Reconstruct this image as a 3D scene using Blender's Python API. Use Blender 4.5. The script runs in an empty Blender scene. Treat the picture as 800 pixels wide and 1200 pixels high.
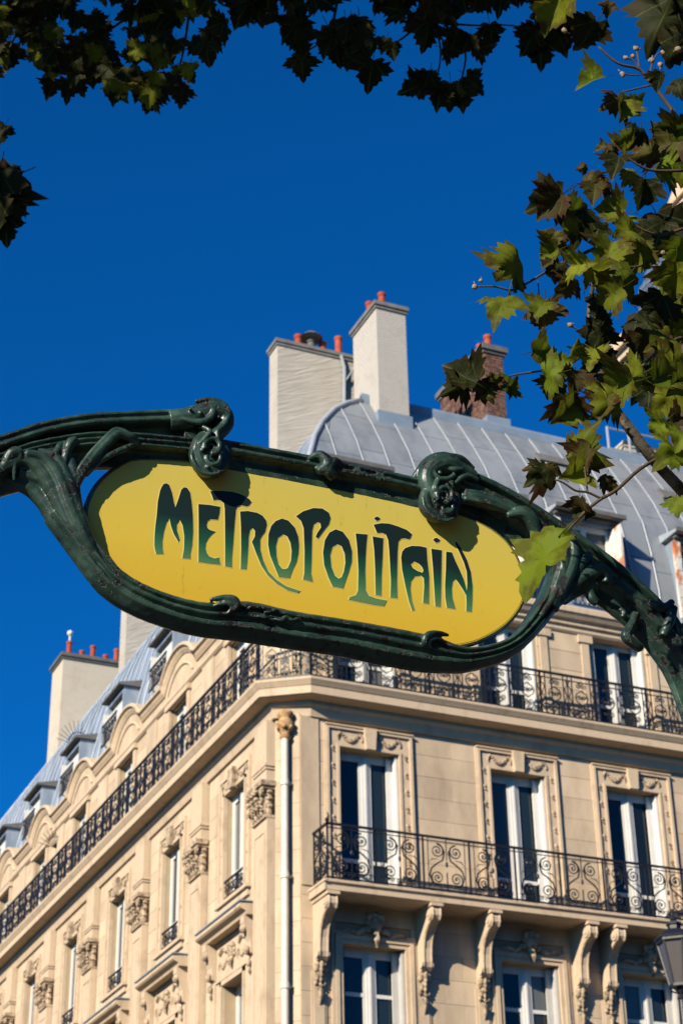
import bpy, bmesh, math, random
import numpy as np
from mathutils import Vector, Matrix, noise
from mathutils.geometry import tessellate_polygon

random.seed(7)
S = bpy.context.scene
COL = S.collection
R_ = math.radians

# ------------------------------------------------------------------ camera
# pose solved from the vanishing points of the two street fronts
FOC, YAW, PITCH, ROLL = 2168.66232, 0.422293643, 0.505947626, -0.018632601
CAM = np.array([-10.96, -27.0, 1.6])
def _rot():
    f = np.array([math.sin(YAW)*math.cos(PITCH), math.cos(YAW)*math.cos(PITCH), math.sin(PITCH)])
    r = np.array([math.cos(YAW), -math.sin(YAW), 0.0])
    u = np.cross(r, f)
    r2 = r*math.cos(ROLL) + u*math.sin(ROLL)
    u2 = -r*math.sin(ROLL) + u*math.cos(ROLL)
    return np.array([r2, -u2, f])
MC = _rot()
cam = bpy.data.cameras.new('camera')
cam_ob = bpy.data.objects.new('camera', cam)
COL.objects.link(cam_ob)
cam.sensor_fit = 'VERTICAL'
cam.sensor_width = 24.0
cam.sensor_height = 36.0
cam.lens = FOC/1200.0*36.0
cam.clip_start = 0.05
cam.clip_end = 3000.0
m = Matrix.Identity(4)
for i in range(3):
    m[i][0] = MC[0][i]; m[i][1] = -MC[1][i]; m[i][2] = -MC[2][i]
m.translation = Vector(CAM)
cam_ob.matrix_world = m
cam.dof.use_dof = True
cam.dof.focus_distance = 6.05
cam.dof.aperture_fstop = 7.6
S.camera = cam_ob

def at(px, py, Y):
    """point of the upright plane y=Y seen at a place of the photograph"""
    v = MC.T @ np.array([(px-400.0)/FOC, (py-600.0)/FOC, 1.0])
    t = (Y-CAM[1])/v[1]
    return Vector(CAM + t*v)
def proj(P):
    v = MC @ (np.array(P, float)-CAM)
    if v[2] < 0.01: return (1e6, 1e6)
    return 400+FOC*v[0]/v[2], 600+FOC*v[1]/v[2]

# ------------------------------------------------------------------ light
SUN = Vector((-1.75, -1.0, 1.00)).normalized()
elev = math.asin(SUN.z); azim = math.atan2(SUN.x, SUN.y) % (2*math.pi)
w = bpy.data.worlds.new("World"); S.world = w; w.use_nodes = True
nt = w.node_tree
bg = nt.nodes['Background']
sky = nt.nodes.new('ShaderNodeTexSky'); sky.sky_type = 'NISHITA'; sky.sun_disc = False
sky.sun_elevation = elev; sky.sun_rotation = azim
sky.altitude = 300; sky.air_density = 1.0; sky.dust_density = 0.7; sky.ozone_density = 3.0
mul = nt.nodes.new('ShaderNodeMix'); mul.data_type = 'RGBA'; mul.blend_type = 'MULTIPLY'
mul.inputs[0].default_value = 1.0
mul.inputs[7].default_value = (0.02, 0.66, 1.38, 1)
nt.links.new(sky.outputs[0], mul.inputs[6]); nt.links.new(mul.outputs[2], bg.inputs[0])
bg.inputs[1].default_value = 0.058
sl = bpy.data.lights.new('sun', 'SUN'); sl.energy = 5.0; sl.angle = R_(0.5); sl.color = (1.0, 0.90, 0.74)
so = bpy.data.objects.new('sun', sl); COL.objects.link(so)
so.rotation_euler = SUN.to_track_quat('Z', 'Y').to_euler()
S.view_settings.view_transform = 'Standard'; S.view_settings.look = 'None'
S.view_settings.gamma = 1.0; S.view_settings.use_curve_mapping = False
S.view_settings.exposure = 0.74
S.render.film_transparent = False
S.cycles.diffuse_bounces = 1
S.cycles.max_bounces = 6

# ------------------------------------------------------------------ materials
def nd(t, typ, **k):
    n = t.nodes.new(typ)
    for a, b in k.items(): setattr(n, a, b)
    return n
def mat(name, col, rough=0.7, spec=0.4, metal=0.0, var=0.12, vscale=3.0, bump=0.15, bscale=40.0, obvar=0.0,
        col2=None, mixscale=1.5, mixlo=0.45, mixhi=0.65, coat=0.0, stretch=None, bdist=0.01):
    mt = bpy.data.materials.new(name); mt.use_nodes = True
    t = mt.node_tree; p = t.nodes['Principled BSDF']
    geo = nd(t, 'ShaderNodeNewGeometry')
    pos = geo.outputs['Position']
    if stretch:
        mp = nd(t, 'ShaderNodeMapping'); mp.inputs['Scale'].default_value = stretch
        t.links.new(pos, mp.inputs[0]); pos = mp.outputs[0]
    n1 = nd(t, 'ShaderNodeTexNoise'); n1.inputs['Scale'].default_value = vscale; n1.inputs['Detail'].default_value = 6
    t.links.new(pos, n1.inputs['Vector'])
    mr = nd(t, 'ShaderNodeMapRange'); mr.inputs[1].default_value = .3; mr.inputs[2].default_value = .7
    mr.inputs[3].default_value = 1-var; mr.inputs[4].default_value = 1+var
    t.links.new(n1.outputs[0], mr.inputs[0])
    val = mr.outputs[0]
    if obvar:
        oi = nd(t, 'ShaderNodeObjectInfo')
        m2 = nd(t, 'ShaderNodeMapRange'); m2.inputs[3].default_value = 1-obvar; m2.inputs[4].default_value = 1+obvar
        t.links.new(oi.outputs['Random'], m2.inputs[0])
        mm = nd(t, 'ShaderNodeMath', operation='MULTIPLY')
        t.links.new(val, mm.inputs[0]); t.links.new(m2.outputs[0], mm.inputs[1]); val = mm.outputs[0]
    base = None
    if col2:
        n2 = nd(t, 'ShaderNodeTexNoise'); n2.inputs['Scale'].default_value = mixscale; n2.inputs['Detail'].default_value = 8
        n2.inputs['Roughness'].default_value = 0.65
        t.links.new(pos, n2.inputs['Vector'])
        r2 = nd(t, 'ShaderNodeMapRange'); r2.inputs[1].default_value = mixlo; r2.inputs[2].default_value = mixhi
        t.links.new(n2.outputs[0], r2.inputs[0])
        mx = nd(t, 'ShaderNodeMix', data_type='RGBA'); mx.inputs[6].default_value = (*col, 1); mx.inputs[7].default_value = (*col2, 1)
        t.links.new(r2.outputs[0], mx.inputs[0]); base = mx.outputs[2]
    vm = nd(t, 'ShaderNodeVectorMath', operation='SCALE')
    if base: t.links.new(base, vm.inputs[0])
    else: vm.inputs[0].default_value = col
    t.links.new(val, vm.inputs['Scale']); t.links.new(vm.outputs[0], p.inputs['Base Color'])
    p.inputs['Roughness'].default_value = rough; p.inputs['Specular IOR Level'].default_value = spec
    p.inputs['Metallic'].default_value = metal; p.inputs['Coat Weight'].default_value = coat
    p.inputs['Coat Roughness'].default_value = 0.15
    if bump:
        n3 = nd(t, 'ShaderNodeTexNoise'); n3.inputs['Scale'].default_value = bscale; n3.inputs['Detail'].default_value = 5
        t.links.new(pos, n3.inputs['Vector'])
        b = nd(t, 'ShaderNodeBump'); b.inputs['Strength'].default_value = bump; b.inputs['Distance'].default_value = bdist
        t.links.new(n3.outputs[0], b.inputs['Height']); t.links.new(b.outputs[0], p.inputs['Normal'])
    return mt

M = {}
STONE = (0.53, 0.405, 0.275)
M['stone'] = mat('limestone_block', STONE, .85, .2, var=.08, vscale=1.3, bump=.25, bscale=30, obvar=.085, col2=(.38, .285, .195), mixscale=1.9, mixlo=.44, mixhi=.68, stretch=(1, 1, .35))
M['stone_trim'] = mat('carved_limestone', (.54, .41, .28), .85, .2, var=.08, vscale=4, bump=.3, bscale=45, col2=(.27, .20, .135), mixscale=4, mixlo=.48, mixhi=.8, stretch=(1, 1, .5))
M['stone_carved'] = mat('dark_blotched_carving', (.46, .35, .24), .9, .15, var=.12, vscale=8, bump=.6, bscale=25, bdist=.025, col2=(.13, .09, .06), mixscale=11, mixlo=.44, mixhi=.66)  # dark brown blotches mixed at random over the stone
M['soffit'] = mat('limestone_backing', (.40, .30, .19), .9, .15, var=.1)
M['zinc'] = mat('zinc_sheet', (.235, .25, .268), .5, .4, metal=.15, var=.09, vscale=1.2, bump=.06, bscale=6, obvar=.10, col2=(.15, .17, .19), mixscale=2.2, mixlo=.45, mixhi=.72, stretch=(1, 1, .35))
M['zinc_left'] = mat('weathered_blue_zinc', (.22, .265, .33), .5, .4, metal=.1, var=.22, vscale=5, bump=.08, bscale=8, obvar=.10, col2=(.33, .36, .40), mixscale=4, mixlo=.45, mixhi=.7, stretch=(1, 1, .25))
M['seam'] = mat('zinc_seam', (.31, .33, .36), .5, .4, metal=.1, var=.08)
M['flash'] = mat('lead_flashing', (.19, .24, .30), .5, .4, var=.12)
M['plaster'] = mat('chimney_render', (.50, .44, .35), .9, .1, var=.06, vscale=2, bump=.2, bscale=15, col2=(.42, .36, .28), mixscale=2)
M['net'] = None
M['terracotta'] = mat('terracotta', (.33, .065, .035), .8, .2, var=.2, vscale=8, obvar=.15)
M['cap_stone'] = mat('grey_chimney_cap', (.17, .16, .15), .85, .2, var=.2, vscale=5)
M['coping'] = mat('sooty_coping', (.12, .115, .11), .8, .2, var=.2, vscale=6)
M['brick'] = mat('dark_red_brick', (.10, .048, .036), .9, .15, var=.25, vscale=6, obvar=.35, col2=(.19, .125, .095), mixscale=9)
M['iron'] = mat('black_ironwork', (.008, .009, .014), .45, .4, var=.2)
M['white'] = mat('white_window_paint', (.60, .58, .54), .45, .4, var=.05, vscale=4, bump=.03)
M['shutter'] = mat('pale_shutter_paint', (.44, .42, .39), .5, .3, var=.06, vscale=5)
M['greyshutter'] = mat('dark_grey_shutter_paint', (.07, .075, .10), .5, .3, var=.1)
M['rust'] = mat('peeling_orange_shutter', (.50, .15, .045), .75, .2, var=.2, vscale=6, col2=(.62, .57, .50), mixscale=2.2, mixlo=.42, mixhi=.50, stretch=(1, 1, .4))
M['unlit_inside'] = mat('dark_interior', (.02, .018, .016), .9, .1)  # near black stand-in for the unlit inside of the building
M['curtain'] = mat('net_curtain', (.35, .36, .36), .9, .1, var=.15, vscale=6, stretch=(6, 6, .2))
M['pipe'] = mat('white_pipe_paint', (.60, .53, .44), .5, .3, var=.07, vscale=5, col2=(.55, .45, .35), mixscale=3, mixlo=.6, mixhi=.8)
M['rustypipe'] = mat('rusty_pipe_head', (.42, .27, .14), .9, .1, var=.3, vscale=14, bump=.5, bscale=40, col2=(.25, .11, .04), mixscale=12)
M['bark'] = mat('plane_bark', (.055, .045, .032), .9, .1, var=.3, vscale=12, bump=.5, bscale=40, bdist=.02, col2=(.15, .13, .09), mixscale=8, mixlo=.55, mixhi=.65)
M['twig'] = mat('twig_bark', (.075, .05, .03), .8, .2, var=.3, vscale=20)
M['paving'] = mat('stone_paving', (.075, .072, .068), .9, .2, var=.1, col2=(.055, .052, .05))
M['asphalt'] = mat('asphalt', (.04, .04, .042), .95, .2, var=.2, vscale=20)
M['paint'] = mat('road_paint', (.7, .7, .68), .8, .2, var=.1, vscale=9)
M['dirt'] = mat('city_ground', (.05, .05, .045), .95, .1, var=.2, vscale=.3)
M['purplewall'] = mat('dark_party_wall', (.055, .035, .05), .9, .1, var=.3, vscale=1.5, col2=(.12, .06, .06), mixscale=.8)
M['slate'] = mat('slate', (.07, .09, .13), .6, .4, var=.35, vscale=5, obvar=.2)

def glass_mat(name, col, rough=.04):
    mt = bpy.data.materials.new(name); mt.use_nodes = True
    p = mt.node_tree.nodes['Principled BSDF']; t = mt.node_tree
    p.inputs['Base Color'].default_value = (*col, 1); p.inputs['Roughness'].default_value = rough
    p.inputs['Specular IOR Level'].default_value = .55; p.inputs['IOR'].default_value = 1.5
    n = nd(t, 'ShaderNodeTexNoise'); n.inputs['Scale'].default_value = 1.2
    b = nd(t, 'ShaderNodeBump'); b.inputs['Strength'].default_value = .08; b.inputs['Distance'].default_value = .05
    t.links.new(n.outputs[0], b.inputs['Height']); t.links.new(b.outputs[0], p.inputs['Normal'])
    return mt
M['glass'] = glass_mat('window_glass', (.008, .016, .026))
_t = M['glass'].node_tree; _p = _t.nodes['Principled BSDF']; _oi = nd(_t, 'ShaderNodeObjectInfo'); _cr = nd(_t, 'ShaderNodeValToRGB'); _cr.color_ramp.interpolation = 'CONSTANT'
_cr.color_ramp.elements[0].color = (.006, .010, .012, 1); _cr.color_ramp.elements[1].position = .88; _cr.color_ramp.elements[1].color = (.10, .105, .10, 1)
for _q, _k in ((.35, (.012, .020, .024)), (.62, (.020, .022, .018)), (.78, (.045, .05, .05))):
    _e = _cr.color_ramp.elements.new(_q); _e.color = (*_k, 1)
_t.links.new(_oi.outputs['Random'], _cr.inputs[0]); _t.links.new(_cr.outputs[0], _p.inputs['Base Color'])
M['lampglass'] = glass_mat('milky_lantern_glass', (.075, .062, .060), .25)

def net_mat():
    mt = mat('netting_over_render', (.40, .36, .305), .95, .05, var=.07, vscale=2)
    t = mt.node_tree; p = t.nodes['Principled BSDF']
    geo = nd(t, 'ShaderNodeNewGeometry')
    m0 = nd(t, 'ShaderNodeMapping'); m0.inputs['Rotation'].default_value = (0, R_(24), 0)
    mp = nd(t, 'ShaderNodeMapping'); mp.inputs['Scale'].default_value = (1.1, 1, 9)
    n = nd(t, 'ShaderNodeTexNoise'); n.inputs['Scale'].default_value = 1.0; n.inputs['Detail'].default_value = 4; n.inputs['Distortion'].default_value = 1.2
    t.links.new(geo.outputs['Position'], m0.inputs[0]); t.links.new(m0.outputs[0], mp.inputs[0]); t.links.new(mp.outputs[0], n.inputs[0])
    b = nd(t, 'ShaderNodeBump'); b.inputs['Strength'].default_value = .55; b.inputs['Distance'].default_value = .05
    t.links.new(n.outputs[0], b.inputs['Height']); t.links.new(b.outputs[0], p.inputs['Normal'])
    return mt
M['net'] = net_mat()

def iron_green():
    mt = bpy.data.materials.new('verdigris_cast_iron'); mt.use_nodes = True
    t = mt.node_tree; p = t.nodes['Principled BSDF']
    geo = nd(t, 'ShaderNodeNewGeometry')
    def noise_(sc, det, ro, w_=0):
        n = nd(t, 'ShaderNodeTexNoise'); n.inputs['Scale'].default_value = sc; n.inputs['Detail'].default_value = det; n.inputs['Roughness'].default_value = ro
        n.noise_dimensions = '4D'; n.inputs['W'].default_value = w_
        t.links.new(geo.outputs['Position'], n.inputs['Vector']); return n
    n1 = noise_(9, 6, .6); n2 = noise_(34, 9, .68, 3); n3 = noise_(120, 6, .6, 7)
    cr = nd(t, 'ShaderNodeValToRGB'); e = cr.color_ramp.elements
    e[0].position = .34; e[0].color = (.006, .016, .012, 1)
    e[1].position = .70; e[1].color = (.045, .082, .058, 1)
    e3 = e.new(.52); e3.color = (.015, .036, .026, 1)
    t.links.new(n1.outputs[0], cr.inputs[0])
    # flaked patches down to black undercoat, larger where the broad noise is low
    ad = nd(t, 'ShaderNodeMath', operation='MULTIPLY_ADD'); ad.inputs[1].default_value = -.55
    t.links.new(n1.outputs[0], ad.inputs[0]); t.links.new(n2.outputs[0], ad.inputs[2])
    sp = nd(t, 'ShaderNodeMapRange'); sp.inputs[1].default_value = .285; sp.inputs[2].default_value = .315
    t.links.new(ad.outputs[0], sp.inputs[0])
    c2 = nd(t, 'ShaderNodeMix', data_type='RGBA'); c2.inputs[6].default_value = (.005, .006, .005, 1); c2.inputs[7].default_value = (.030, .012, .008, 1)
    r3 = nd(t, 'ShaderNodeMapRange'); r3.inputs[1].default_value = .52; r3.inputs[2].default_value = .66
    t.links.new(n3.outputs[0], r3.inputs[0]); t.links.new(r3.outputs[0], c2.inputs[0])
    mx = nd(t, 'ShaderNodeMix', data_type='RGBA')
    t.links.new(sp.outputs[0], mx.inputs[0]); t.links.new(cr.outputs[0], mx.inputs[6]); t.links.new(c2.outputs[2], mx.inputs[7]); t.links.new(mx.outputs[2], p.inputs['Base Color'])
    rr = nd(t, 'ShaderNodeMapRange'); rr.inputs[3].default_value = .24; rr.inputs[4].default_value = .55
    t.links.new(n2.outputs[0], rr.inputs[0]); t.links.new(rr.outputs[0], p.inputs['Roughness'])
    p.inputs['Specular IOR Level'].default_value = .5
    b0 = nd(t, 'ShaderNodeBump', invert=True); b0.inputs['Strength'].default_value = .8; b0.inputs['Distance'].default_value = .0015
    b = nd(t, 'ShaderNodeBump'); b.inputs['Strength'].default_value = .35; b.inputs['Distance'].default_value = .005
    b2 = nd(t, 'ShaderNodeBump'); b2.inputs['Strength'].default_value = .30; b2.inputs['Distance'].default_value = .0015
    t.links.new(sp.outputs[0], b0.inputs['Height'])
    t.links.new(n2.outputs[0], b.inputs['Height']); t.links.new(n3.outputs[0], b2.inputs['Height'])
    t.links.new(b0.outputs[0], b.inputs['Normal']); t.links.new(b.outputs[0], b2.inputs['Normal']); t.links.new(b2.outputs[0], p.inputs['Normal'])
    return mt
M['castiron'] = iron_green()

def ramp_z(name, stops, rough, coat=.3, grime=0.0):
    """paint that fades with height on the sign, as the enamel does"""
    mt = bpy.data.materials.new(name); mt.use_nodes = True
    t = mt.node_tree; p = t.nodes['Principled BSDF']
    geo = nd(t, 'ShaderNodeNewGeometry'); sx = nd(t, 'ShaderNodeSeparateXYZ')
    t.links.new(geo.outputs['Position'], sx.inputs[0])
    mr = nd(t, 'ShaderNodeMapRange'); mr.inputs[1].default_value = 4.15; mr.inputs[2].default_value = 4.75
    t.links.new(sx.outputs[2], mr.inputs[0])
    n = nd(t, 'ShaderNodeTexNoise'); n.inputs['Scale'].default_value = 9; n.inputs['Detail'].default_value = 6
    t.links.new(geo.outputs['Position'], n.inputs['Vector'])
    ad = nd(t, 'ShaderNodeMath', operation='MULTIPLY_ADD'); ad.inputs[1].default_value = .06; 
    t.links.new(n.outputs[0], ad.inputs[0]); t.links.new(mr.outputs[0], ad.inputs[2])
    cr = nd(t, 'ShaderNodeValToRGB'); el = cr.color_ramp.elements
    el[0].position = stops[0][0]; el[0].color = (*stops[0][1], 1)
    el[1].position = stops[-1][0]; el[1].color = (*stops[-1][1], 1)
    for s in stops[1:-1]:
        q = el.new(s[0]); q.color = (*s[1], 1)
    t.links.new(ad.outputs[0], cr.inputs[0])
    out = cr.outputs[0]
    if grime:
        n2 = nd(t, 'ShaderNodeTexNoise'); n2.inputs['Scale'].default_value = 38; n2.inputs['Detail'].default_value = 9; n2.inputs['Roughness'].default_value = .78
        mp = nd(t, 'ShaderNodeMapping'); mp.inputs['Scale'].default_value = (1, 1, .22)
        t.links.new(geo.outputs['Position'], mp.inputs[0]); t.links.new(mp.outputs[0], n2.inputs['Vector'])
        r2 = nd(t, 'ShaderNodeMapRange'); r2.inputs[1].default_value = .60; r2.inputs[2].default_value = .78; r2.inputs[4].default_value = grime
        t.links.new(n2.outputs[0], r2.inputs[0])
        mx = nd(t, 'ShaderNodeMix', data_type='RGBA'); mx.inputs[7].default_value = (.16, .10, .03, 1)
        t.links.new(r2.outputs[0], mx.inputs[0]); t.links.new(out, mx.inputs[6]); out = mx.outputs[2]
    t.links.new(out, p.inputs['Base Color'])
    p.inputs['Roughness'].default_value = rough; p.inputs['Coat Weight'].default_value = coat; p.inputs['Coat Roughness'].default_value = .2
    b = nd(t, 'ShaderNodeBump'); b.inputs['Strength'].default_value = .12; b.inputs['Distance'].default_value = .004
    t.links.new(n.outputs[0], b.inputs['Height']); t.links.new(b.outputs[0], p.inputs['Normal'])
    return mt
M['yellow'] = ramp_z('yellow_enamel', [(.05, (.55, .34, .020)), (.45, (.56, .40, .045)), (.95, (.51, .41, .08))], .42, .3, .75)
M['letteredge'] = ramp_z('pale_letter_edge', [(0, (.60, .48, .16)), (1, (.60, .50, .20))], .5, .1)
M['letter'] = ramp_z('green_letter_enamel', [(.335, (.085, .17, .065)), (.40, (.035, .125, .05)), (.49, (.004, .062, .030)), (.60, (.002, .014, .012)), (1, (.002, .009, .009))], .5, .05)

def leaf_mat(name, a, b, brown):
    mt = bpy.data.materials.new(name); mt.use_nodes = True
    t = mt.node_tree; p = t.nodes['Principled BSDF']; out = t.nodes['Material Output']
    oi = nd(t, 'ShaderNodeObjectInfo'); tc = nd(t, 'ShaderNodeTexCoord')
    mx = nd(t, 'ShaderNodeMix', data_type='RGBA'); mx.inputs[6].default_value = (*a, 1); mx.inputs[7].default_value = (*b, 1)
    t.links.new(oi.outputs['Random'], mx.inputs[0])
    n = nd(t, 'ShaderNodeTexNoise'); n.inputs['Scale'].default_value = 3.2; n.inputs['Detail'].default_value = 7; n.inputs['Roughness'].default_value = .65
    n.noise_dimensions = '4D'
    t.links.new(tc.outputs['Object'], n.inputs['Vector'])
    wm = nd(t, 'ShaderNodeMath', operation='MULTIPLY'); wm.inputs[1].default_value = 40
    t.links.new(oi.outputs['Random'], wm.inputs[0]); t.links.new(wm.outputs[0], n.inputs['W'])
    ln = nd(t, 'ShaderNodeVectorMath', operation='LENGTH'); vs = nd(t, 'ShaderNodeVectorMath', operation='SUBTRACT')
    vs.inputs[1].default_value = (0, .42, 0)
    t.links.new(tc.outputs['Object'], vs.inputs[0]); t.links.new(vs.outputs[0], ln.inputs[0])
    ad = nd(t, 'ShaderNodeMath', operation='MULTIPLY_ADD'); ad.inputs[1].default_value = .45
    t.links.new(ln.outputs['Value'], ad.inputs[0]); t.links.new(n.outputs[0], ad.inputs[2])
    mr = nd(t, 'ShaderNodeMapRange'); mr.inputs[1].default_value = .66; mr.inputs[2].default_value = .80; mr.inputs[4].default_value = brown
    t.links.new(ad.outputs[0], mr.inputs[0])
    m2 = nd(t, 'ShaderNodeMix', data_type='RGBA'); m2.inputs[7].default_value = (.050, .022, .008, 1)
    t.links.new(mr.outputs[0], m2.inputs[0]); t.links.new(mx.outputs[2], m2.inputs[6])
    # pale veins: thin lines fanning out of the leaf base, in the leaf's own coordinates
    sx = nd(t, 'ShaderNodeSeparateXYZ'); t.links.new(tc.outputs['Object'], sx.inputs[0])
    yy = nd(t, 'ShaderNodeMath', operation='ADD'); yy.inputs[1].default_value = 0.03; t.links.new(sx.outputs[1], yy.inputs[0])
    ax = nd(t, 'ShaderNodeMath', operation='ABSOLUTE'); t.links.new(sx.outputs[0], ax.inputs[0])
    a2 = nd(t, 'ShaderNodeMath', operation='ARCTAN2'); t.links.new(ax.outputs[0], a2.inputs[0]); t.links.new(yy.outputs[0], a2.inputs[1])
    pp = nd(t, 'ShaderNodeMath', operation='PINGPONG'); pp.inputs[1].default_value = .36; t.links.new(a2.outputs[0], pp.inputs[0])
    vr = nd(t, 'ShaderNodeMapRange'); vr.inputs[1].default_value = 0.0; vr.inputs[2].default_value = .045; vr.inputs[3].default_value = .45; vr.inputs[4].default_value = 0
    t.links.new(pp.outputs[0], vr.inputs[0])
    m3 = nd(t, 'ShaderNodeMix', data_type='RGBA'); m3.inputs[7].default_value = (.15, .17, .04, 1)
    t.links.new(vr.outputs[0], m3.inputs[0]); t.links.new(m2.outputs[2], m3.inputs[6])
    t.links.new(m3.outputs[2], p.inputs['Base Color'])
    p.inputs['Roughness'].default_value = .62; p.inputs['Specular IOR Level'].default_value = .15
    tr = nd(t, 'ShaderNodeBsdfTranslucent'); t.links.new(m3.outputs[2], tr.inputs[0])
    ms = nd(t, 'ShaderNodeMixShader'); ms.inputs[0].default_value = .45
    t.links.new(p.outputs[0], ms.inputs[1]); t.links.new(tr.outputs[0], ms.inputs[2]); t.links.new(ms.outputs[0], out.inputs[0])
    bm_ = nd(t, 'ShaderNodeBump'); bm_.inputs['Strength'].default_value = .5; bm_.inputs['Distance'].default_value = .01
    t.links.new(n.outputs[0], bm_.inputs['Height']); t.links.new(bm_.outputs[0], p.inputs['Normal'])
    return mt
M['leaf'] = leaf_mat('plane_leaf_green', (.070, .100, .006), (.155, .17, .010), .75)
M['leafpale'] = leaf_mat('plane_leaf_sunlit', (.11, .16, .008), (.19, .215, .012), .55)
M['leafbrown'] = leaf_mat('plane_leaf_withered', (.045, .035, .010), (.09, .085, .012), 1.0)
M['leafdark'] = leaf_mat('plane_leaf_shade_dark', (.012, .017, .004), (.024, .030, .006), .4)  # darker copy of the green leaf, with shade put into its colour

# ------------------------------------------------------------------ mesh helpers
class MB:
    def __init__(s): s.v = []; s.f = []
    def add(s, vs, fs):
        o = len(s.v); s.v += [tuple(v) for v in vs]; s.f += [tuple(i+o for i in f) for f in fs]
    def box(s, x0, x1, y0, y1, z0, z1):
        s.add([(x0,y0,z0),(x1,y0,z0),(x1,y1,z0),(x0,y1,z0),(x0,y0,z1),(x1,y0,z1),(x1,y1,z1),(x0,y1,z1)],
              [(0,3,2,1),(4,5,6,7),(0,1,5,4),(1,2,6,5),(2,3,7,6),(3,0,4,7)])
    def tube(s, pts, rad, n=6, cap=True, squash=1.0, up=None):
        pts = [Vector(p) for p in pts]
        if not hasattr(rad, '__len__'): rad = [rad]*len(pts)
        rings = []; prev = None
        for i, p in enumerate(pts):
            d = (pts[min(i+1, len(pts)-1)]-pts[max(i-1, 0)])
            if d.length < 1e-9: d = Vector((0, 0, 1))
            d.normalize()
            if up is not None: a = Vector(up)-d*Vector(up).dot(d)
            elif prev is None: a = d.orthogonal()
            else: a = prev-d*prev.dot(d)
            if a.length < 1e-6: a = d.orthogonal()
            a.normalize(); prev = a; b = d.cross(a)
            rings.append([p+(a*math.cos(2*math.pi*k/n)*squash+b*math.sin(2*math.pi*k/n))*rad[i] for k in range(n)])
        vs = [v for r in rings for v in r]; fs = []
        for i in range(len(rings)-1):
            for k in range(n):
                fs.append((i*n+k, i*n+(k+1) % n, (i+1)*n+(k+1) % n, (i+1)*n+k))
        if cap: fs += [tuple(range(n-1, -1, -1)), tuple((len(rings)-1)*n+k for k in range(n))]
        s.add(vs, fs)
    def ball(s, c, r, n=10, m_=6, scale=(1, 1, 1)):
        vs = [Vector((0, 0, 1))]; 
        for i in range(1, m_):
            for k in range(n):
                a = math.pi*i/m_; b = 2*math.pi*k/n
                vs.append(Vector((math.sin(a)*math.cos(b), math.sin(a)*math.sin(b), math.cos(a))))
        vs.append(Vector((0, 0, -1)))
        fs = [(0, 1+k, 1+(k+1) % n) for k in range(n)]
        for i in range(m_-2):
            for k in range(n): fs.append((1+i*n+k, 1+(i+1)*n+k, 1+(i+1)*n+(k+1) % n, 1+i*n+(k+1) % n))
        L = len(vs)-1; fs += [(L, 1+(m_-2)*n+(k+1) % n, 1+(m_-2)*n+k) for k in range(n)]
        s.add([Vector(c)+Vector((v.x*scale[0], v.y*scale[1], v.z*scale[2]))*r for v in vs], fs)
    def lathe(s, prof, c, n=12):
        """prof [(r,z)] round a vertical axis"""
        vs = [(c[0]+r*math.cos(2*math.pi*k/n), c[1]+r*math.sin(2*math.pi*k/n), c[2]+z) for r, z in prof for k in range(n)]
        fs = [(i*n+k, i*n+(k+1) % n, (i+1)*n+(k+1) % n, (i+1)*n+k) for i in range(len(prof)-1) for k in range(n)]
        fs += [tuple(range(n-1, -1, -1)), tuple((len(prof)-1)*n+k for k in range(n))]
        s.add(vs, fs)
    def prism(s, poly, fn0, fn1):
        """closed polygon poly (2D) between two mappings 2D->3D"""
        n = len(poly); s.add([fn0(p) for p in poly]+[fn1(p) for p in poly],
            [tuple(range(n-1, -1, -1)), tuple(range(n, 2*n))]+[(i, (i+1) % n, n+(i+1) % n, n+i) for i in range(n)])
    def build(s, name, material, parent=None, smooth=False, tf=None, loc=None, recalc=True, bevel=0):
        me = mesh_of(s, name, material, smooth, tf, recalc)
        return link(name, me, parent, loc)
def mesh_of(s, name, material, smooth=False, tf=None, recalc=True):
    me = bpy.data.meshes.new(name)
    vs = [tf(v) for v in s.v] if tf else s.v
    me.from_pydata(vs, [], s.f)
    if recalc:
        b = bmesh.new(); b.from_mesh(me); bmesh.ops.recalc_face_normals(b, faces=b.faces); b.to_mesh(me); b.free()
    if smooth: me.polygons.foreach_set('use_smooth', [True]*len(me.polygons))
    me.materials.append(material); me.update()
    return me
def link(name, data, parent=None, loc=None):
    o = bpy.data.objects.new(name, data); COL.objects.link(o)
    if parent is not None: o.parent = parent
    if loc is not None: o.location = loc
    return o
def tag(o, label=None, cat=None, group=None, kind=None):
    if label: o['label'] = label
    if cat: o['category'] = cat
    if group: o['group'] = group
    if kind: o['kind'] = kind
    return o
def empty(name, label, cat, loc=(0, 0, 0), group=None):
    o = bpy.data.objects.new(name, None); COL.objects.link(o); o.location = loc
    return tag(o, label, cat, group)

# fronts: local (u along the front, d out of it, z)
def FR(v): return (v[0], -v[1], v[2])        # front on the street, facing the camera's right
def FL(v): return (-v[1], v[0], v[2])        # long side front

# =================================================================== GROUND
g = MB(); g.box(-900, 900, -900, 900, -.3, -.02)
tag(g.build('ground', M['dirt']), 'grey city ground running out to the horizon', kind='structure')
g = MB(); g.box(-300, 300, -9.5, -3.2, -.02, -.006); g.box(-9.5, -3.2, -3.1, 300, -.02, -.006)
tag(g.build('road', M['asphalt']), 'dark asphalt street along both building fronts', kind='structure')
g = MB(); g.box(-3.1, 60, -3.1, -.02, -.02, .12); g.box(-3.1, -.02, 0, 120, -.02, .12); g.box(-60, 60, -60, -9.6, -.02, .12); g.box(-60, -9.6, -9.5, 120, -.02, .12)
tag(g.build('pavement', M['paving']), 'grey stone pavement round the corner', kind='structure')
g = MB()
for k in range(-12, 14): g.box(k*4, k*4+1.6, -6.42, -6.30, -.006, -.002)
tag(g.build('road_marking', M['paint']), 'white dashed line along the street', kind='structure')

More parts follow.
